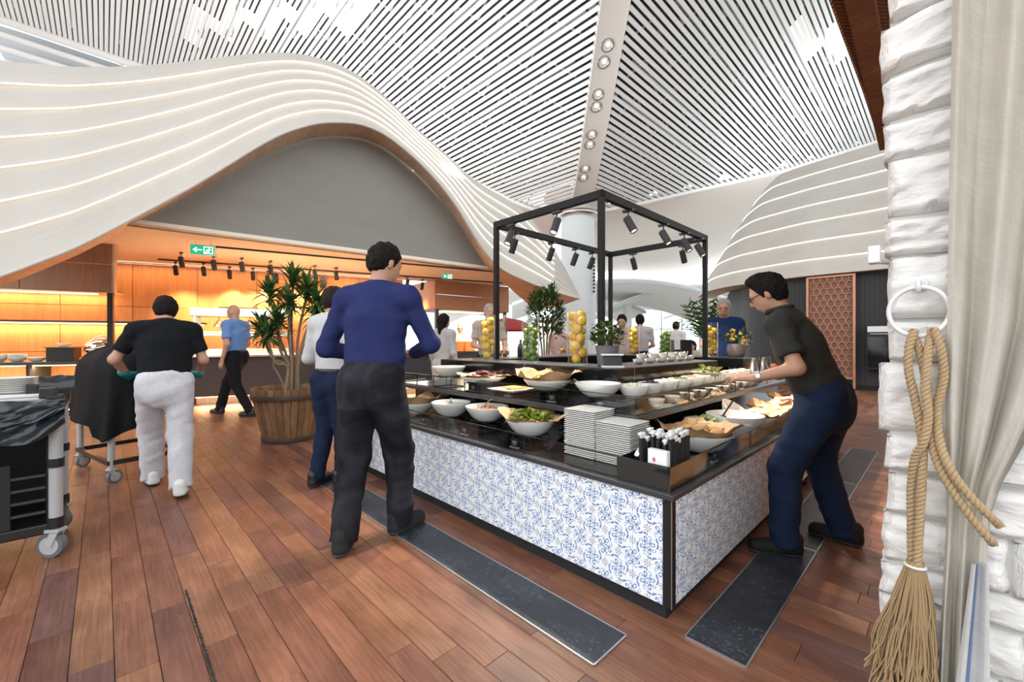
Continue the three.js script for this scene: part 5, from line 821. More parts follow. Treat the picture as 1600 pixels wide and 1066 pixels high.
// ================================================================ PLANTS ON THE FLOOR
{
  const c = pix(452, 533, 5.4), t = thing('barrel_planter', 'half-barrel planter of oak staves with a bushy dracaena', 'planter', V3(c.x, 0, c.z)), n = 30;
  for (let i = 0; i < n; i++) { const a0 = i / n * 6.283 + 0.008, a1 = (i + 1) / n * 6.283 - 0.008, rowsS = []; for (let k = 0; k <= 3; k++) { const y = k / 3 * 0.66, r = lerp(0.285, 0.43, k / 3) + 0.012 * Math.sin(k / 3 * 3.14); rowsS.push([V3(Math.cos(a1) * r, y, Math.sin(a1) * r), V3(Math.cos(a0) * r, y, Math.sin(a0) * r)]); } const am = (a0 + a1) / 2, g = sheet(rowsS, 0.022, V3(-Math.cos(am), 0, -Math.sin(am))); const uvA = g.attributes.uv; for (let k = 0; k < uvA.count; k++) uvA.setXY(k, uvA.getY(k) + i * 0.31, uvA.getX(k) + i * 0.11); mesh('stave', g, i % 3 ? mat.barrel : mat.barrelDark, t); }
  for (const [y, r] of [[0.035, 0.302], [0.56, 0.418]]) mesh('hoop', lathe([[r, y - 0.03], [r + 0.012, y - 0.03], [r + 0.02, y + 0.03], [r + 0.008, y + 0.03]], 48), mat.hoop, t);
  mesh('soil', cyl(0.36, 0.38, 0.04, 0, 0.58, 0, 30), mat.soil, t); mesh('base', cyl(0.27, 0.27, 0.03, 0, 0.03, 0, 30), mat.barrel, t);
  const tips = [[0.05, 2.02, 0.0], [-0.22, 1.86, 0.05], [0.26, 1.92, 0.05], [-0.30, 1.42, 0.1], [-0.05, 1.50, 0.2], [0.30, 1.62, -0.1], [0.12, 1.75, 0.22], [0.40, 1.78, 0.1], [-0.12, 1.34, 0.28]], stems = [];
  for (const [x, y, z] of tips) stems.push(tube([[x * 0.25 + 0.03, 0.58, z * 0.3], [x * 0.2 + 0.06, 0.95, z * 0.3 + 0.03], [x * 0.55, y * 0.72, z * 0.6], [x, y - 0.06, z]], 0.016, 14, 7));
  stems.push(tube([[-0.02, 0.6, 0.02], [-0.09, 0.8, 0.06], [-0.16, 0.95, 0.08], [-0.13, 1.05, 0.1]], 0.012, 10, 6));
  mesh('stems', stems, mat.trunk, t);
  tips.forEach(([x, y, z], k) => { for (const [m, cnt] of [[mat.leafA, 44], [mat.leafB, 22]]) { const g = []; for (let i = 0; i < cnt; i++) { const a = rnd() * 6.283, e = rr(-0.7, 1.3); g.push(leaf(rr(0.2, 0.33), 0.042, 0.35).rotateX(-e).rotateY(a).translate(x, y - rr(0, 0.10), z)); } mesh('leaf_rosette', g, m, t).userData.kind = 'stuff'; } });
}
{
  const c = pix(852, 533, 7.2), t = thing('potted_tree', 'slender potted green tree behind the buffet next to the column', 'tree', V3(c.x, 0, c.z));
  mesh('pot', lathe([[0, 0], [0.2, 0], [0.26, 0.5], [0.23, 0.5], [0, 0.45]], 28), mat.pot, t);
  mesh('trunk', [0, 1, 2, 3].map((i) => tube([[0.03 * i - 0.05, 0.45, 0.02 * i], [0.04 * i - 0.06, 1.1, 0.02], [0.10 * i - 0.15, 1.7, 0.05 * i - 0.08]], 0.016, 12, 6)), mat.trunk, t);
  bush(t, 430, 0.30, 1.15, 1.05, 0.14, 0.042, [mat.leafA, mat.leafB]); const g = []; for (let i = 0; i < 40; i++) g.push(leaf(0.13, 0.03, -0.2).rotateX(-rr(0.4, 1.4)).rotateY(rnd() * 6.28).translate(0.1 + rr(-0.05, 0.05), rr(1.95, 2.18), rr(-0.05, 0.05))); mesh('shoot', g, mat.leafA, t).userData.kind = 'stuff';
}
// ================================================================ FAR FURNISHINGS
{
  const p = pix(792, 533, 17), t = thing('parasol', 'dark red parasol standing far beyond the buffet', 'parasol', V3(p.x, 0, p.z)); mesh('canopy', lathe([[0, 2.2], [0.6, 2.08], [1.25, 1.78], [1.3, 1.66], [1.24, 1.76], [0.6, 2.05], [0, 2.17]], 16), mat.red, t); mesh('pole', cyl(0.03, 0.03, 2.2, 0, 1.1, 0, 10), mat.steel, t);
  [[2.4, 10.9], [5.6, 11.8], [1.6, 13.5], [2.2, 14.6]].forEach(([x, d], i) => { const q = thing('dining_table', ['round white dining table beyond the far lemon vase', 'round white dining table near the pavilion', 'round white dining table behind the potted tree', 'round white dining table in front of the waiter'][i], 'table', V3(x, 0, -d)); mesh('top', cyl(0.45, 0.45, 0.03, 0, 0.735, 0, 28), mat.white, q); mesh('leg', cyl(0.04, 0.04, 0.7, 0, 0.37, 0, 12), mat.black, q); mesh('base', cyl(0.25, 0.22, 0.03, 0, 0.015, 0, 24), mat.black, q); });
  for (const [px, d, i] of [[1052, 8.6, 0], [1074, 8.3, 1]]) { const q = pix(px, 533, d), s = thing('menu_board', i ? 'tilted black menu board beside the seated woman' : 'upright black menu board in front of the waiter', 'sign', V3(q.x, 0, q.z), i ? -0.2 : 0.3); mesh('board', box(0.22, 0.32, 0.02, 0, 1.12, 0, 0.004).rotateX(-0.1), mat.black, s); mesh('stand', [cyl(0.015, 0.015, 0.98, 0, 0.49, 0.0, 8), cyl(0.14, 0.12, 0.02, 0, 0.01, 0, 16)], mat.black, s); }
  const w = pix(1104, 533, 7.6), pl = thing('palm_plant', 'dark slender palm in a pot beyond the far lemon vase', 'plant', V3(w.x, 0, w.z)); mesh('pot', lathe([[0, 0], [0.2, 0], [0.25, 0.5], [0, 0.5]], 20), mat.pot, pl); mesh('stem', cyl(0.03, 0.025, 0.8, 0, 0.9, 0, 8), mat.trunk, pl); const g = []; for (let i = 0; i < 16; i++) { const a = rnd() * 6.28, e = rr(0.5, 1.3); for (let k = 0; k < 14; k++) g.push(leaf(0.2, 0.034, -0.3).rotateY(k % 2 ? 1 : -1).translate(0, 0, 0.1 + k * 0.05).rotateX(-e).rotateY(a).translate(0, 1.25, 0)); } mesh('fronds', g, mat.leafA, pl).userData.kind = 'stuff';
}

// ================================================================ PEOPLE
// smooth union of tapered bones on a grid, meshed by surface nets
function netGeo(prims, cell, clips = [], ripple = 0, rs = 0, rf = 1) {
  const lo = V3(1e9, 1e9, 1e9), hi = V3(-1e9, -1e9, -1e9), mg = 0.035;
  for (const p of prims) { const R = p.ell ? Math.max(p.r.x, p.r.y, p.r.z) : Math.max(p.ra, p.rb); for (const q of p.ell ? [p.c] : [p.a, p.b]) { lo.min(q.clone().subScalar(R + mg)); hi.max(q.clone().addScalar(R + mg)); } }
  const nx = Math.ceil((hi.x - lo.x) / cell) + 2, ny = Math.ceil((hi.y - lo.y) / cell) + 2, nz = Math.ceil((hi.z - lo.z) / cell) + 2, f = new Float32Array(nx * ny * nz).fill(1);
  for (const p of prims) {
    const R = (p.ell ? Math.max(p.r.x, p.r.y, p.r.z) : Math.max(p.ra, p.rb)) + mg, pts = p.ell ? [p.c] : [p.a, p.b];
    const rng = (ax, n) => { const a = Math.min(...pts.map((q) => q[ax])) - R, b = Math.max(...pts.map((q) => q[ax])) + R; return [Math.max(0, Math.floor((a - lo[ax]) / cell)), Math.min(n - 1, Math.ceil((b - lo[ax]) / cell))]; };
    const [x0, x1] = rng('x', nx), [y0, y1] = rng('y', ny), [z0, z1] = rng('z', nz), k = p.k ?? 0.03;
    let dx, dy, dz, L2, L; if (!p.ell) { dx = p.b.x - p.a.x; dy = p.b.y - p.a.y; dz = p.b.z - p.a.z; L2 = dx * dx + dy * dy + dz * dz + 1e-9; L = Math.sqrt(L2); }
    for (let z = z0; z <= z1; z++) for (let y = y0; y <= y1; y++) for (let x = x0; x <= x1; x++) {
      const X = lo.x + x * cell, Y = lo.y + y * cell, Z = lo.z + z * cell; let d;
      if (p.ell) { const ox = X - p.c.x, oy = Y - p.c.y, oz = Z - p.c.z, [l, u, w] = p.ax; const a = (ox * l.x + oy * l.y + oz * l.z) / p.r.x, b = (ox * u.x + oy * u.y + oz * u.z) / p.r.y, c = (ox * w.x + oy * w.y + oz * w.z) / p.r.z, q = Math.sqrt(a * a + b * b + c * c); d = (q - 1) * Math.min(p.r.x, p.r.y, p.r.z); }
      else {
        let ox = X - p.a.x, oy = Y - p.a.y, oz = Z - p.a.z, sc = 1;
        if (p.sq) { const h = (ox * p.n.x + oy * p.n.y + oz * p.n.z) * (1 / p.sq - 1); ox += p.n.x * h; oy += p.n.y * h; oz += p.n.z * h; sc = p.sq * 0.5 + 0.5; }
        let t = (ox * dx + oy * dy + oz * dz) / L2; const tt = t; t = t < 0 ? 0 : t > 1 ? 1 : t;
        const ex = ox - dx * t, ey = oy - dy * t, ez = oz - dz * t; d = (Math.sqrt(ex * ex + ey * ey + ez * ez) - (p.ra + (p.rb - p.ra) * t)) * sc;
        if (p.cut) d = Math.max(d, (tt - 1) * L);
      }
      const i = (z * ny + y) * nx + x, o = f[i], h = Math.max(k - Math.abs(o - d), 0) / k; f[i] = Math.min(o, d) - h * h * k * 0.25;
    }
  }
  if (clips.length || ripple) for (let z = 0, i = 0; z < nz; z++) for (let y = 0; y < ny; y++) for (let x = 0; x < nx; x++, i++) if (f[i] < 0.09) {
    const X = lo.x + x * cell, Y = lo.y + y * cell, Z = lo.z + z * cell;
    if (ripple) f[i] += ripple * (noise3(X * 9 * rf + rs, Y * 6 * rf, Z * 9 * rf) + 0.6 * noise3(X * 20 * rf, Y * 15 * rf + rs, Z * 20 * rf) + (rf === 1 ? 0.8 * noise3(X * 7 + Z * 3, Y * 26 + X * 9 + rs, Z * 7) : 0));
    for (const c of clips) f[i] = Math.max(f[i], (X - c.p.x) * c.n.x + (Y - c.p.y) * c.n.y + (Z - c.p.z) * c.n.z);
  }
  const id = new Int32Array(nx * ny * nz).fill(-1), pos = [], idx = [], sx = 1, sy = nx, sz = nx * ny, off = [0, sx, sy, sx + sy, sz, sz + sx, sz + sy, sz + sx + sy];
  for (let z = 0; z < nz - 1; z++) for (let y = 0; y < ny - 1; y++) for (let x = 0; x < nx - 1; x++) {
    const i = z * sz + y * sy + x; let m = 0; for (let c = 0; c < 8; c++) if (f[i + off[c]] < 0) m |= 1 << c; if (m === 0 || m === 255) continue;
    let px = 0, py = 0, pz = 0, n = 0;
    for (let c = 0; c < 8; c++) for (const b of [1, 2, 4]) if (!(c & b)) { const e = c | b, va = f[i + off[c]], vb = f[i + off[e]]; if ((va < 0) !== (vb < 0)) { const t = va / (va - vb); px += (c & 1) + (b === 1 ? t : 0); py += ((c >> 1) & 1) + (b === 2 ? t : 0); pz += ((c >> 2) & 1) + (b === 4 ? t : 0); n++; } }
    id[i] = pos.length / 3; pos.push(lo.x + (x + px / n) * cell, lo.y + (y + py / n) * cell, lo.z + (z + pz / n) * cell);
  }
  const quad = (a, b, c, d, flip) => { if (a < 0 || b < 0 || c < 0 || d < 0) return; flip ? idx.push(a, c, b, a, d, c) : idx.push(a, b, c, a, c, d); };
  for (let z = 1; z < nz - 1; z++) for (let y = 1; y < ny - 1; y++) for (let x = 1; x < nx - 1; x++) {
    const i = z * sz + y * sy + x, s = f[i] < 0;
    if (s !== f[i + sx] < 0) quad(id[i - sy - sz], id[i - sz], id[i], id[i - sy], !s);
    if (s !== f[i + sy] < 0) quad(id[i - sx - sz], id[i - sx], id[i], id[i - sz], !s);
    if (s !== f[i + sz] < 0) quad(id[i - sx - sy], id[i - sy], id[i], id[i - sx], !s);
  }
  const g = new THREE.BufferGeometry(); g.setAttribute('position', new THREE.Float32BufferAttribute(pos, 3)); g.setIndex(idx); g.computeVertexNormals();
  const t = new Float32Array(pos.length / 3 * 2); for (let i = 0; i < pos.length / 3; i++) { t[2 * i] = pos[3 * i] + pos[3 * i + 2]; t[2 * i + 1] = pos[3 * i + 1]; } g.setAttribute('uv', new THREE.BufferAttribute(t, 2)); return g;
}
const skinMat = (r, g, b) => M(lin(r, g, b), 0.55, { bumpMap: fineBump, bumpScale: 0.0004 });
const SKIN = skinMat(0.50, 0.27, 0.18);
const fabric = (r, g, b, ro = 0.85, more = {}) => M(lin(r, g, b), ro, { map: clothMap, bumpMap: weaveBump, bumpScale: 0.0005, specularIntensity: 0.35, ...more });
function handPrims(w, fwd, nrm, side, curl, spread = 1, grow = 0) { // w wrist, fwd to the fingers, nrm out of the back of the hand
  const f = fwd.clone().normalize(), n = nrm.clone().addScaledVector(f, -nrm.dot(f)).normalize(), l = f.clone().cross(n).multiplyScalar(side).normalize(), out = [], at = (a, b, c) => w.clone().addScaledVector(f, a).addScaledVector(l, b).addScaledVector(n, c);
  const K = [[-0.030, 0.082, 0.072], [-0.010, 0.090, 0.082], [0.011, 0.088, 0.077], [0.030, 0.078, 0.060]];  // across, knuckle, length
  for (const [x, y] of K) out.push({ a: at(0, x * 0.45, 0), b: at(y, x, 0.002), ra: 0.017 + grow, rb: 0.0115 + grow, k: 0.012 });
  K.forEach(([x, y, L], i) => { let p = at(y, x, 0.002), ang = 0; const r = [0.0092, 0.0096, 0.0092, 0.008][i] + grow; for (const [s, fr] of [[0.45, 1], [0.31, 0.92], [0.24, 0.82]]) { ang += curl * (s === 0.45 ? 0.75 : 1) + i * 0.03; const d = f.clone().multiplyScalar(Math.cos(ang)).addScaledVector(n, -Math.sin(ang)).addScaledVector(l, x * 1.6 * spread); const q = p.clone().addScaledVector(d.normalize(), L * s * 1.0); out.push({ a: p, b: q, ra: r * fr, rb: r * fr * 0.9, k: 0.005 }); p = q; } });
  const t0 = at(0.018, -0.026, -0.004), t1 = at(0.046, -0.050, -0.014 - curl * 0.012), t2 = at(0.074, -0.057 + curl * 0.014, -0.026 - curl * 0.02);
  out.push({ a: t0, b: t1, ra: 0.014 + grow, rb: 0.0115 + grow, k: 0.01 }, { a: t1, b: t2, ra: 0.0112 + grow, rb: 0.009 + grow, k: 0.005 }); return out;
}
function person(o) {
  const s = o.s ?? 1, g = o.girth ?? 1, cell = o.cell ?? 0.013, far = cell > 0.016;
  const def = { pelvis: [0, 0.95, 0], belly: [0, 1.1, 0.01], chest: [0, 1.29, 0.005], neck: [0, 1.47, 0], head: [0, 1.635, 0.035], shL: [0.185, 1.425, 0], shR: [-0.185, 1.425, 0], elL: [0.235, 1.13, -0.02], elR: [-0.235, 1.13, -0.02], wrL: [0.24, 0.89, 0.08], wrR: [-0.24, 0.89, 0.08], hipL: [0.092, 0.93, 0], hipR: [-0.092, 0.93, 0], knL: [0.1, 0.51, 0.025], knR: [-0.1, 0.51, 0.025], anL: [0.1, 0.085, -0.02], anR: [-0.1, 0.085, -0.02] };
  const J = {}; for (const k in def) { const q = (o.pose && o.pose[k]) || def[k]; J[k] = V3(q[0] * s, q[1] * s, q[2] * s); }
  const up = J.neck.clone().sub(J.pelvis).normalize(), left = J.shL.clone().sub(J.shR).normalize(), fwd = left.clone().cross(up).normalize(), sq = 0.66;
  const hy = o.look ?? 0, hp = o.nod ?? 0, hf = V3(Math.sin(hy) * Math.cos(hp), -Math.sin(hp), Math.cos(hy) * Math.cos(hp)), hl = V3(0, 1, 0).cross(hf).normalize(), hu = hf.clone().cross(hl).normalize(), HA = [hl, hu, hf], H = (a, b, c) => J.head.clone().addScaledVector(hl, a * s).addScaledVector(hu, b * s).addScaledVector(hf, c * s);
  const B = (a, b, ra, rb, e = {}) => ({ a, b, ra: ra * s, rb: rb * s, ...e });
  const torso = (e, w) => [B(J.pelvis, J.belly, (0.150 + e) * g, (0.143 + e) * g * w, { n: fwd, sq: sq + 0.08 * (g - 1), k: 0.08 }), B(J.belly, J.chest, (0.143 + e) * g * w, (0.158 + e) * g, { n: fwd, sq: sq + 0.1 * (g - 1), k: 0.06 }), B(J.chest, J.neck.clone().addScaledVector(up, -0.09 * s), (0.158 + e) * g, 0.12 + e, { n: fwd, sq: 0.62, k: 0.06 }), B(J.shL.clone().lerp(J.neck, 0.15), J.shR.clone().lerp(J.neck, 0.15), 0.062 + e, 0.062 + e, { k: 0.05 }), B(J.neck.clone().addScaledVector(up, 0.01 * s), J.shL, 0.042 + e, 0.058 + e, { k: 0.05 }), B(J.neck.clone().addScaledVector(up, 0.01 * s), J.shR, 0.042 + e, 0.058 + e, { k: 0.05 })];
  const foot = (an, dir) => [an.clone().addScaledVector(dir, -0.05 * s).setY(0.045 * s + an.y - 0.085 * s), an.clone().addScaledVector(dir, 0.15 * s).setY(0.036 * s + an.y - 0.085 * s)];
  const fd = (k) => { const a = (o.feet && o.feet[k]) ?? (k === 'L' ? 0.15 : -0.15); return V3(Math.sin(a), 0, Math.cos(a)); };
  const t = thing('person', o.label, 'person', o.pos, o.yaw);
  // skin: one continuous figure
  const ws = o.skin ?? SKIN, skin = [...torso(-0.012, 0.94)];
  for (const S of ['L', 'R']) { skin.push(B(J['sh' + S], J['el' + S], 0.048, 0.038), B(J['el' + S], J['wr' + S], 0.040, 0.0265), B(J['hip' + S], J['kn' + S], 0.082 * g, 0.055), B(J['kn' + S], J['an' + S], 0.054, 0.036)); const [h, q] = foot(J['an' + S], fd(S)); skin.push(B(h, q, 0.034, 0.028)); }
  skin.push(B(J.neck.clone().addScaledVector(up, -0.03 * s), J.head.clone().addScaledVector(hf, -0.02 * s), 0.056, 0.054, { k: 0.03 }));
  const headP = [B(J.neck, J.head.clone().addScaledVector(hf, -0.02 * s), 0.054, 0.054), { ell: 1, c: H(0, 0.025, -0.005), r: V3(0.074, 0.093, 0.094).multiplyScalar(s), ax: HA, k: 0.03 }, { ell: 1, c: H(0, -0.045, 0.03), r: V3(0.057, 0.066, 0.062).multiplyScalar(s), ax: HA, k: 0.04 }, B(H(0, 0.012, 0.086), H(0, -0.026, 0.105), 0.008, 0.0125, { k: 0.012 }), B(H(-0.03, 0.022, 0.078), H(0.03, 0.022, 0.078), 0.011, 0.011, { k: 0.02 }), { ell: 1, c: H(0, -0.062, 0.084), r: V3(0.024, 0.010, 0.010).multiplyScalar(s), ax: HA, k: 0.012 }];
  for (const x of [-1, 1]) headP.push({ ell: 1, c: H(0.076 * x, -0.008, -0.004), r: V3(0.011, 0.032, 0.019).multiplyScalar(s), ax: HA, k: 0.01 });
  const geos = [netGeo(skin, cell), netGeo(headP, far ? 0.009 : 0.0045)];
  for (const S of ['L', 'R']) { const hd = o.hands && o.hands[S]; const dir = hd ? V3(...hd.dir) : J['wr' + S].clone().sub(J['el' + S]), nm = hd ? V3(...hd.n) : V3(S === 'L' ? 1 : -1, 0, 0.1); const hp2 = handPrims(J['wr' + S], dir, nm, S === 'L' ? -1 : 1, hd ? hd.curl : 0.35); geos.push(netGeo(hp2, far ? 0.006 : 0.0035)); if (hd && hd.glove) mesh('glove', netGeo(handPrims(J['wr' + S], dir, nm, S === 'L' ? -1 : 1, hd.curl, 1, 0.002).concat([{ a: J['wr' + S].clone().addScaledVector(dir.clone().normalize(), -0.05), b: J['wr' + S], ra: 0.036, rb: 0.032, k: 0.01 }]), 0.0035), hd.glove, t); }
  mesh('body', merge(geos), ws, t);
  for (const x of [-1, 1]) mesh('eye', new THREE.SphereGeometry(0.009 * s, 10, 8).translate(...H(0.031 * x, 0.004, 0.0795).toArray()), mat.black, t);
  // trousers
  const tr = [B(J.pelvis.clone().addScaledVector(up, 0.02 * s), J.pelvis.clone().addScaledVector(up, -0.05 * s), 0.158 * g, 0.158 * g, { n: fwd, sq: sq + 0.08, k: 0.06 })];
  for (const S of ['L', 'R']) tr.push(B(J['hip' + S].clone().addScaledVector(fwd, -0.03 * s), J['kn' + S], 0.100 * g, 0.079 * (o.loose ?? 1), { k: 0.05 }), B(J['kn' + S], J['an' + S].clone().setY(J['an' + S].y - 0.03 * s), 0.078 * (o.loose ?? 1), 0.068 * (o.loose ?? 1), { k: 0.03, cut: 1 }));
  mesh('trousers', netGeo(tr, cell, [{ p: J.pelvis.clone().addScaledVector(up, 0.085 * s), n: up }], 0.0062, 3), o.trousers, t);
  // shirt
  const sh = torso(0.010, 1.0); const sl = o.sleeve === 'short' ? 0.62 : 1;
  for (const S of ['L', 'R']) { const a = J['sh' + S], b = J['el' + S], w = J['wr' + S]; if (sl < 1) sh.push(B(a, a.clone().lerp(b, 0.72), 0.064, 0.064, { cut: 1, k: 0.03 })); else sh.push(B(a, b, 0.063, 0.055, { k: 0.035 }), B(b, b.clone().lerp(w, 0.97), 0.054, 0.038, { cut: 1, k: 0.025 })); }
  const shirt = mesh('shirt', netGeo(sh, cell, [{ p: J.pelvis.clone().addScaledVector(up, (o.hem ?? -0.02) * s), n: up.clone().negate() }, { p: J.neck.clone().addScaledVector(up, 0.055 * s).addScaledVector(fwd, 0.0), n: up.clone().addScaledVector(fwd, 0.35).normalize() }], 0.005, 7), o.shirt, t);
  if (o.collar) mesh('collar', new THREE.TorusGeometry(0.066 * s, 0.016 * s, 8, 24).rotateX(1.57 + 0.25).translate(...J.neck.clone().addScaledVector(up, 0.045 * s).toArray()), o.shirt, shirt);
  if (o.belt) mesh('belt', netGeo([B(J.pelvis.clone().addScaledVector(up, 0.05 * s), J.pelvis.clone().addScaledVector(up, 0.06 * s), 0.162 * g, 0.162 * g, { n: fwd, sq: sq + 0.08 })], 0.014, [{ p: J.pelvis.clone().addScaledVector(up, 0.085 * s), n: up }, { p: J.pelvis.clone().addScaledVector(up, 0.045 * s), n: up.clone().negate() }]), mat.black, t);
  // shoes
  for (const S of ['L', 'R']) { const d = fd(S), [h, q] = foot(J['an' + S], d), y0 = J['an' + S].y - 0.085 * s; const shoe = mesh('shoe', netGeo([B(h, q, 0.046, 0.034, { k: 0.03 }), B(h.clone().lerp(q, 0.55).setY(h.y - 0.004 * s), q.clone().addScaledVector(d, -0.01 * s).setY(h.y - 0.012 * s), 0.046, 0.043, { k: 0.03 }), B(h.clone().setY(h.y + 0.06 * s), h.clone().lerp(q, 0.35), 0.044, 0.044, { k: 0.03 })], far ? 0.014 : 0.007, [{ p: V3(0, y0 + 0.02 * s, 0), n: V3(0, -1, 0) }]), o.shoes ?? mat.black, t); mesh('sole', netGeo([B(h, q, 0.051, 0.047, { k: 0.03 })], far ? 0.014 : 0.007, [{ p: V3(0, y0 + 0.001, 0), n: V3(0, -1, 0) }, { p: V3(0, y0 + 0.024 * s, 0), n: V3(0, 1, 0) }]), o.sole ?? mat.charcoal, shoe); }
  // hair
  if (o.hair) { const hc = [{ ell: 1, c: H(0, 0.034, -0.014), r: V3(0.087, 0.099, 0.103).multiplyScalar(s), ax: HA, k: 0.02 }, { ell: 1, c: H(0, -0.01, -0.045), r: V3(0.078, 0.08, 0.062).multiplyScalar(s), ax: HA, k: 0.03 }]; if (o.long) hc.push(B(H(0, 0, -0.06), H(0, -0.2, -0.07), 0.075, 0.06, { k: 0.03 })); if (o.top) hc.push({ ell: 1, c: H(0, 0.1, 0.03), r: V3(0.065, 0.04, 0.06).multiplyScalar(s), ax: HA, k: 0.03 });
    mesh('hair', netGeo(hc, far ? 0.01 : 0.0055, [{ p: H(0, 0.062, 0.062), n: hf.clone().multiplyScalar(0.92).addScaledVector(hu, -0.40).normalize() }, { p: H(0, o.long ? -0.4 : -0.075, 0), n: hu.clone().negate() }], 0.006, 11, 5), o.hair, t); }
  if (o.glasses) { for (const x of [-1, 1]) mesh('glasses_lens', new THREE.TorusGeometry(0.022 * s, 0.002 * s, 6, 20).applyMatrix4(new THREE.Matrix4().makeBasis(hl, hu, hf)).translate(...H(0.032 * x, 0.004, 0.098).toArray()), mat.black, t); mesh('glasses_arm', [rod(H(0.056, 0.008, 0.096), H(0.082, 0.008, 0), 0.0022), rod(H(-0.056, 0.008, 0.096), H(-0.082, 0.008, 0), 0.0022)], mat.black, t); }
  if (o.watch) { const w = J['wr' + o.watch], e = J['el' + o.watch], d = w.clone().sub(e).normalize(), at = w.clone().addScaledVector(d, -0.035); mesh('watch', [rod(at, at.clone().addScaledVector(d, 0.022), 0.037, 20)], mat.alu, t); }
  if (o.hat) mesh('hat', lathe([[0, 0.17], [0.1, 0.16], [0.11, 0.1], [0.085, 0.05], [0.085, 0.0]], 24).scale(s, s, s).translate(...H(0, 0.06, 0).toArray()), mat.whiteMatte, t);
  return t;
}
const velvetMap = dataTex(256, 256, (x, y) => { const a = fbm(x * 5, y * 4, 5, 2, 4), b = fbm(x * 16, y * 10, 16, 6, 3); const v = 0.68 + 0.42 * a + 0.18 * b; return g3(v); }, true, [1.6, 1.2]);
const hairDark = M(lin(0.008, 0.006, 0.0055), 0.8, { specularIntensity: 0.4, bumpMap: fineBump, bumpScale: 0.004 }), hairBrown = M(lin(0.022, 0.014, 0.01), 0.8, { specularIntensity: 0.4 }), hairGrey = M(lin(0.30, 0.28, 0.26), 0.7), navy = fabric(0.012, 0.022, 0.055), blackCloth = fabric(0.010, 0.011, 0.013);
person({ label: 'man in a royal blue sweater and dark velvety trousers at the buffet', pos: V3(-0.875, 0, -2.66), yaw: 168 * Math.PI / 180, s: 1.075, girth: 1.1, cell: 0.011, sleeve: 'long', hem: -0.05, look: -0.55, nod: 0.35,
  shirt: fabric(0.024, 0.033, 0.125), trousers: fabric(0.034, 0.034, 0.044, 0.8, { map: velvetMap }), shoes: fabric(0.03, 0.032, 0.034), hair: hairDark, loose: 1.12, feet: { L: 0.3, R: -0.35 },
  pose: { pelvis: [0.0, 0.95, 0], belly: [0, 1.1, 0.02], chest: [0, 1.29, 0.03], neck: [0, 1.465, 0.05], head: [-0.02, 1.63, 0.10], shL: [0.2, 1.41, 0.03], shR: [-0.2, 1.41, 0.04], elL: [0.315, 1.12, 0.0], wrL: [0.17, 1.06, 0.25], elR: [-0.315, 1.14, 0.10], wrR: [-0.12, 1.08, 0.28], anL: [0.085, 0.085, -0.17], knL: [0.10, 0.5, -0.04], anR: [-0.11, 0.085, 0.13], knR: [-0.11, 0.51, 0.10] }, hands: { L: { dir: [-0.5, 0.1, 0.8], n: [0.3, 1, 0], curl: 0.4 }, R: { dir: [0.5, 0.1, 0.8], n: [-0.3, 1, 0], curl: 0.4 } } });
person({ label: 'man in a grey polo shirt and navy trousers reaching over the bowls', pos: V3(1.78, 0, -2.53), yaw: -135.8 * Math.PI / 180, s: 1.0, girth: 1.17, loose: 1.12, cell: 0.011, sleeve: 'short', hem: -0.03, look: 0.15, nod: 0.45, collar: true, glasses: true, watch: 'L', top: true,
  shirt: fabric(0.040, 0.042, 0.036), trousers: fabric(0.012, 0.023, 0.058), shoes: fabric(0.018, 0.018, 0.018, 0.6), sole: mat.charcoal, hair: hairDark, feet: { L: 0.5, R: -0.1 },
  pose: { pelvis: [-0.04, 0.93, -0.06], belly: [-0.02, 1.06, -0.01], chest: [0.02, 1.23, 0.05], neck: [0.05, 1.40, 0.12], head: [0.06, 1.545, 0.20], shL: [0.215, 1.345, 0.10], shR: [-0.13, 1.36, 0.10], elL: [0.28, 1.10, 0.0], wrL: [0.335, 1.035, 0.20], elR: [-0.30, 1.12, -0.04], wrR: [-0.08, 1.02, 0.18], hipL: [0.055, 0.91, -0.05], hipR: [-0.13, 0.91, -0.06], knL: [0.14, 0.5, 0.09], anL: [0.185, 0.085, 0.08], knR: [-0.20, 0.5, -0.02], anR: [-0.25, 0.085, -0.14] }, hands: { L: { dir: [0.1, 0.0, 1], n: [0.3, 1, 0], curl: 0.35 }, R: { dir: [0.4, 0.1, 0.8], n: [-0.3, 1, 0], curl: 0.4 } } });
solo('held_plate', lathe([[0, 0.002], [0.06, 0.002], [0.065, 0], [0.105, 0.014], [0.1, 0.017], [0.06, 0.007], [0, 0.007]], 32), mat.plate, 'round white plate with leaves held by the man in grey', 'plate', V3(1.20, 1.045, -2.58));
{ const o = mesh('plate_salad', scatter(30, 0.06, 0.03, () => leaf(0.05, 0.03, 0.5)), mat.lettucePale); o.position.set(1.20, 1.055, -2.58); tag(o, 'pale salad leaves on the plate held by the man in grey', 'salad', null, 'stuff'); }
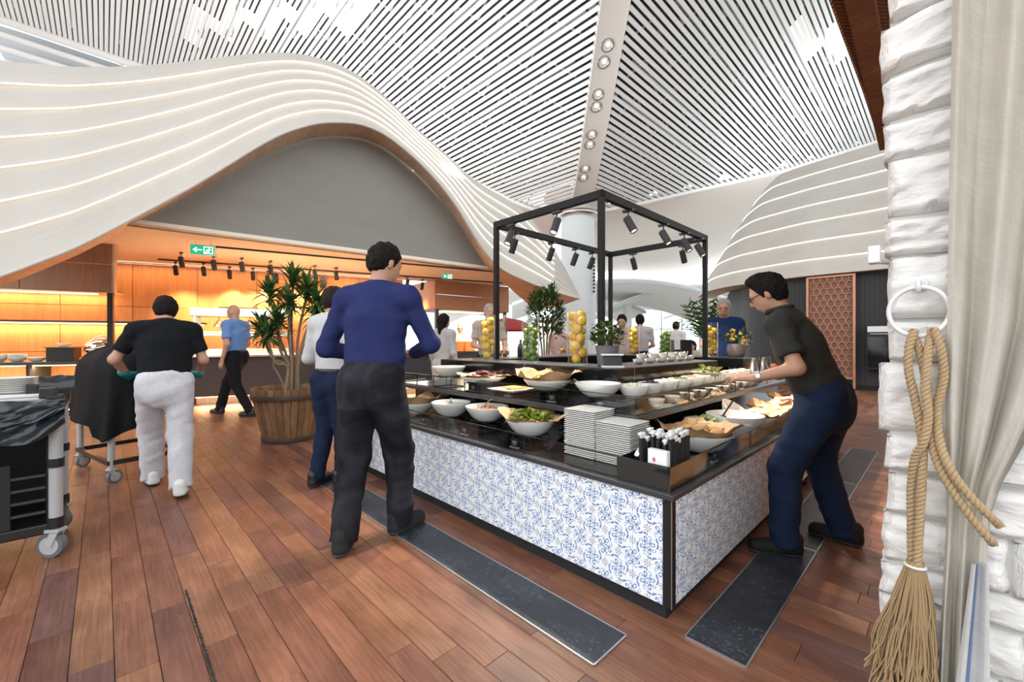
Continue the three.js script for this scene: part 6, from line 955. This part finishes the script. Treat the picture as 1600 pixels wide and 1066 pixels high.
person({ label: 'man in a black polo shirt and white trousers pushing the covered trolley', pos: V3(-2.93, 0, -3.56), yaw: -140.6 * Math.PI / 180, s: 0.965, girth: 1.12, cell: 0.012, sleeve: 'short', hem: -0.10, shirt: fabric(0.008, 0.009, 0.011), trousers: fabric(0.68, 0.67, 0.71), shoes: mat.whiteMatte, sole: mat.charcoal, hair: hairDark, look: 0.1, nod: 0.3, loose: 1.2,
  pose: { pelvis: [0, 0.93, -0.05], chest: [0, 1.27, 0.06], belly: [0, 1.09, 0.0], neck: [0.0, 1.43, 0.12], head: [0.0, 1.575, 0.2], shL: [0.2, 1.39, 0.1], shR: [-0.2, 1.39, 0.1], elL: [0.335, 1.14, 0.13], wrL: [0.27, 1.0, 0.33], elR: [-0.27, 1.12, 0.06], wrR: [-0.25, 0.98, 0.29], knL: [0.1, 0.5, 0.22], anL: [0.09, 0.085, 0.22], knR: [-0.1, 0.49, -0.12], anR: [-0.1, 0.10, -0.34] }, hands: { L: { dir: [-0.4, -0.35, 0.8], n: [0.6, 0.8, 0.2], curl: 0.3, glove: M(lin(0.01, 0.22, 0.24), 0.4) }, R: { dir: [0.1, -0.1, 1], n: [-0.6, 0.8, 0], curl: 0.4, glove: M(lin(0.01, 0.22, 0.24), 0.4) } } });
person({ label: 'bald man in a light blue shirt and black trousers walking past the counter', pos: V3(-4.66, 0, -7.1), yaw: -98 * Math.PI / 180, s: 1.06, girth: 1.12, cell: 0.017, sleeve: 'short', shirt: fabric(0.16, 0.30, 0.62), trousers: blackCloth, hair: null, belt: true, nod: 0.15, hem: 0.04,
  pose: { anL: [0.08, 0.085, -0.34], knL: [0.09, 0.5, -0.08], anR: [-0.08, 0.085, 0.36], knR: [-0.09, 0.52, 0.22], elL: [0.24, 1.13, -0.06], wrL: [0.24, 0.88, 0.02], wrR: [-0.2, 1.0, 0.2] } });
person({ label: 'man in a white shirt and navy trousers standing behind the blue sweater', pos: V3(-1.56, 0, -3.66), yaw: 160 * Math.PI / 180, s: 0.98, cell: 0.014, sleeve: 'long', shirt: fabric(0.62, 0.62, 0.62), trousers: navy, hair: hairBrown, belt: true, hem: 0.05, look: -0.3,
  pose: { wrL: [0.17, 1.05, 0.25], elL: [0.27, 1.12, 0], wrR: [-0.17, 1.05, 0.25], anL: [0.12, 0.085, -0.06], anR: [-0.06, 0.085, 0.05] } });
// guests and staff beyond the buffet
const G = (label, px, d, yaw, s, shirt, trousers, hair, more = {}) => { const p = pix(px, 533, d); return person({ label, pos: V3(p.x, 0, p.z), yaw, s, shirt, trousers, hair, cell: 0.021, sleeve: 'long', ...more }); };
const reach = { elL: [0.25, 1.14, 0.03], wrL: [0.15, 1.08, 0.27], elR: [-0.25, 1.14, 0.03], wrR: [-0.15, 1.08, 0.27] };
G('woman with long dark hair in a pale grey dress near the kitchen', 692, 6.5, 2.6, 0.95, fabric(0.5, 0.48, 0.46), fabric(0.5, 0.48, 0.46), hairDark, { long: true, hem: -0.18 });
G('cook in white with a pale hat under the copper hood', 719, 14.3, 0.2, 1.0, fabric(0.7, 0.66, 0.6), fabric(0.6, 0.58, 0.55), hairBrown, { hat: true, pose: reach, sleeve: 'long' });
G('grey haired man in a beige shirt behind the lemon vase at the kitchen side', 764, 6.6, 0.4, 1.04, fabric(0.5, 0.42, 0.34), navy, hairGrey, { sleeve: 'short', pose: reach });
G('woman in a pale pink dress by the potted tree', 873, 9.2, 0.3, 0.94, fabric(0.62, 0.42, 0.37), fabric(0.62, 0.42, 0.37), hairBrown, { long: true, hem: -0.2 });
G('dark haired man in a striped beige shirt bending at the far shelf', 972, 7.6, -0.35, 0.98, fabric(0.55, 0.42, 0.36), navy, hairDark, { nod: 0.4, pose: reach });
G('man in a pale shirt with a dark shoulder strap behind the far shelf', 1000, 8.6, 2.9, 1.02, fabric(0.55, 0.5, 0.5), navy, hairDark, { sleeve: 'short', pose: reach });
G('waiter in a white shirt and black trousers seen from behind', 1056, 11, 2.5, 1.0, fabric(0.72, 0.72, 0.70), blackCloth, hairDark, {});
G('grey haired man in a navy top beside the dark pavilion', 1131, 6.0, -0.5, 1.05, fabric(0.012, 0.03, 0.10), navy, hairGrey, { sleeve: 'short', pose: reach, nod: 0.2, glasses: true });
G('seated dark haired woman in a pale blouse at the round table', 1083, 9.6, -1.0, 0.95, fabric(0.65, 0.55, 0.5), navy, hairDark, { long: true, pose: { pelvis: [0, 0.52, 0], belly: [0, 0.67, 0.01], chest: [0, 0.86, 0.005], neck: [0, 1.04, 0.02], head: [0, 1.2, 0.06], shL: [0.18, 0.995, 0], shR: [-0.18, 0.995, 0], elL: [0.23, 0.76, 0.08], elR: [-0.23, 0.76, 0.08], wrL: [0.12, 0.8, 0.3], wrR: [-0.12, 0.8, 0.3], hipL: [0.09, 0.5, 0.02], hipR: [-0.09, 0.5, 0.02], knL: [0.1, 0.5, 0.42], knR: [-0.1, 0.5, 0.42], anL: [0.1, 0.085, 0.42], anR: [-0.1, 0.085, 0.42] } });
{ const p = pix(1083, 533, 9.6), t = thing('dining_chair', 'dark dining chair under the seated woman', 'chair', V3(p.x, 0, p.z), -1.0); mesh('seat', box(0.42, 0.04, 0.42, 0, 0.41, 0.06, 0.01), mat.black, t); mesh('backrest', box(0.4, 0.4, 0.03, 0, 0.72, -0.17, 0.01), mat.black, t); for (const x of [-0.18, 0.18]) for (const z of [-0.12, 0.24]) mesh('leg', cyl(0.015, 0.018, 0.4, x, 0.2, z, 8), mat.black, t); }

scene.traverse((o) => { if (o.isMesh) { o.castShadow = o.receiveShadow = true; } });
renderer.render(scene, camera);
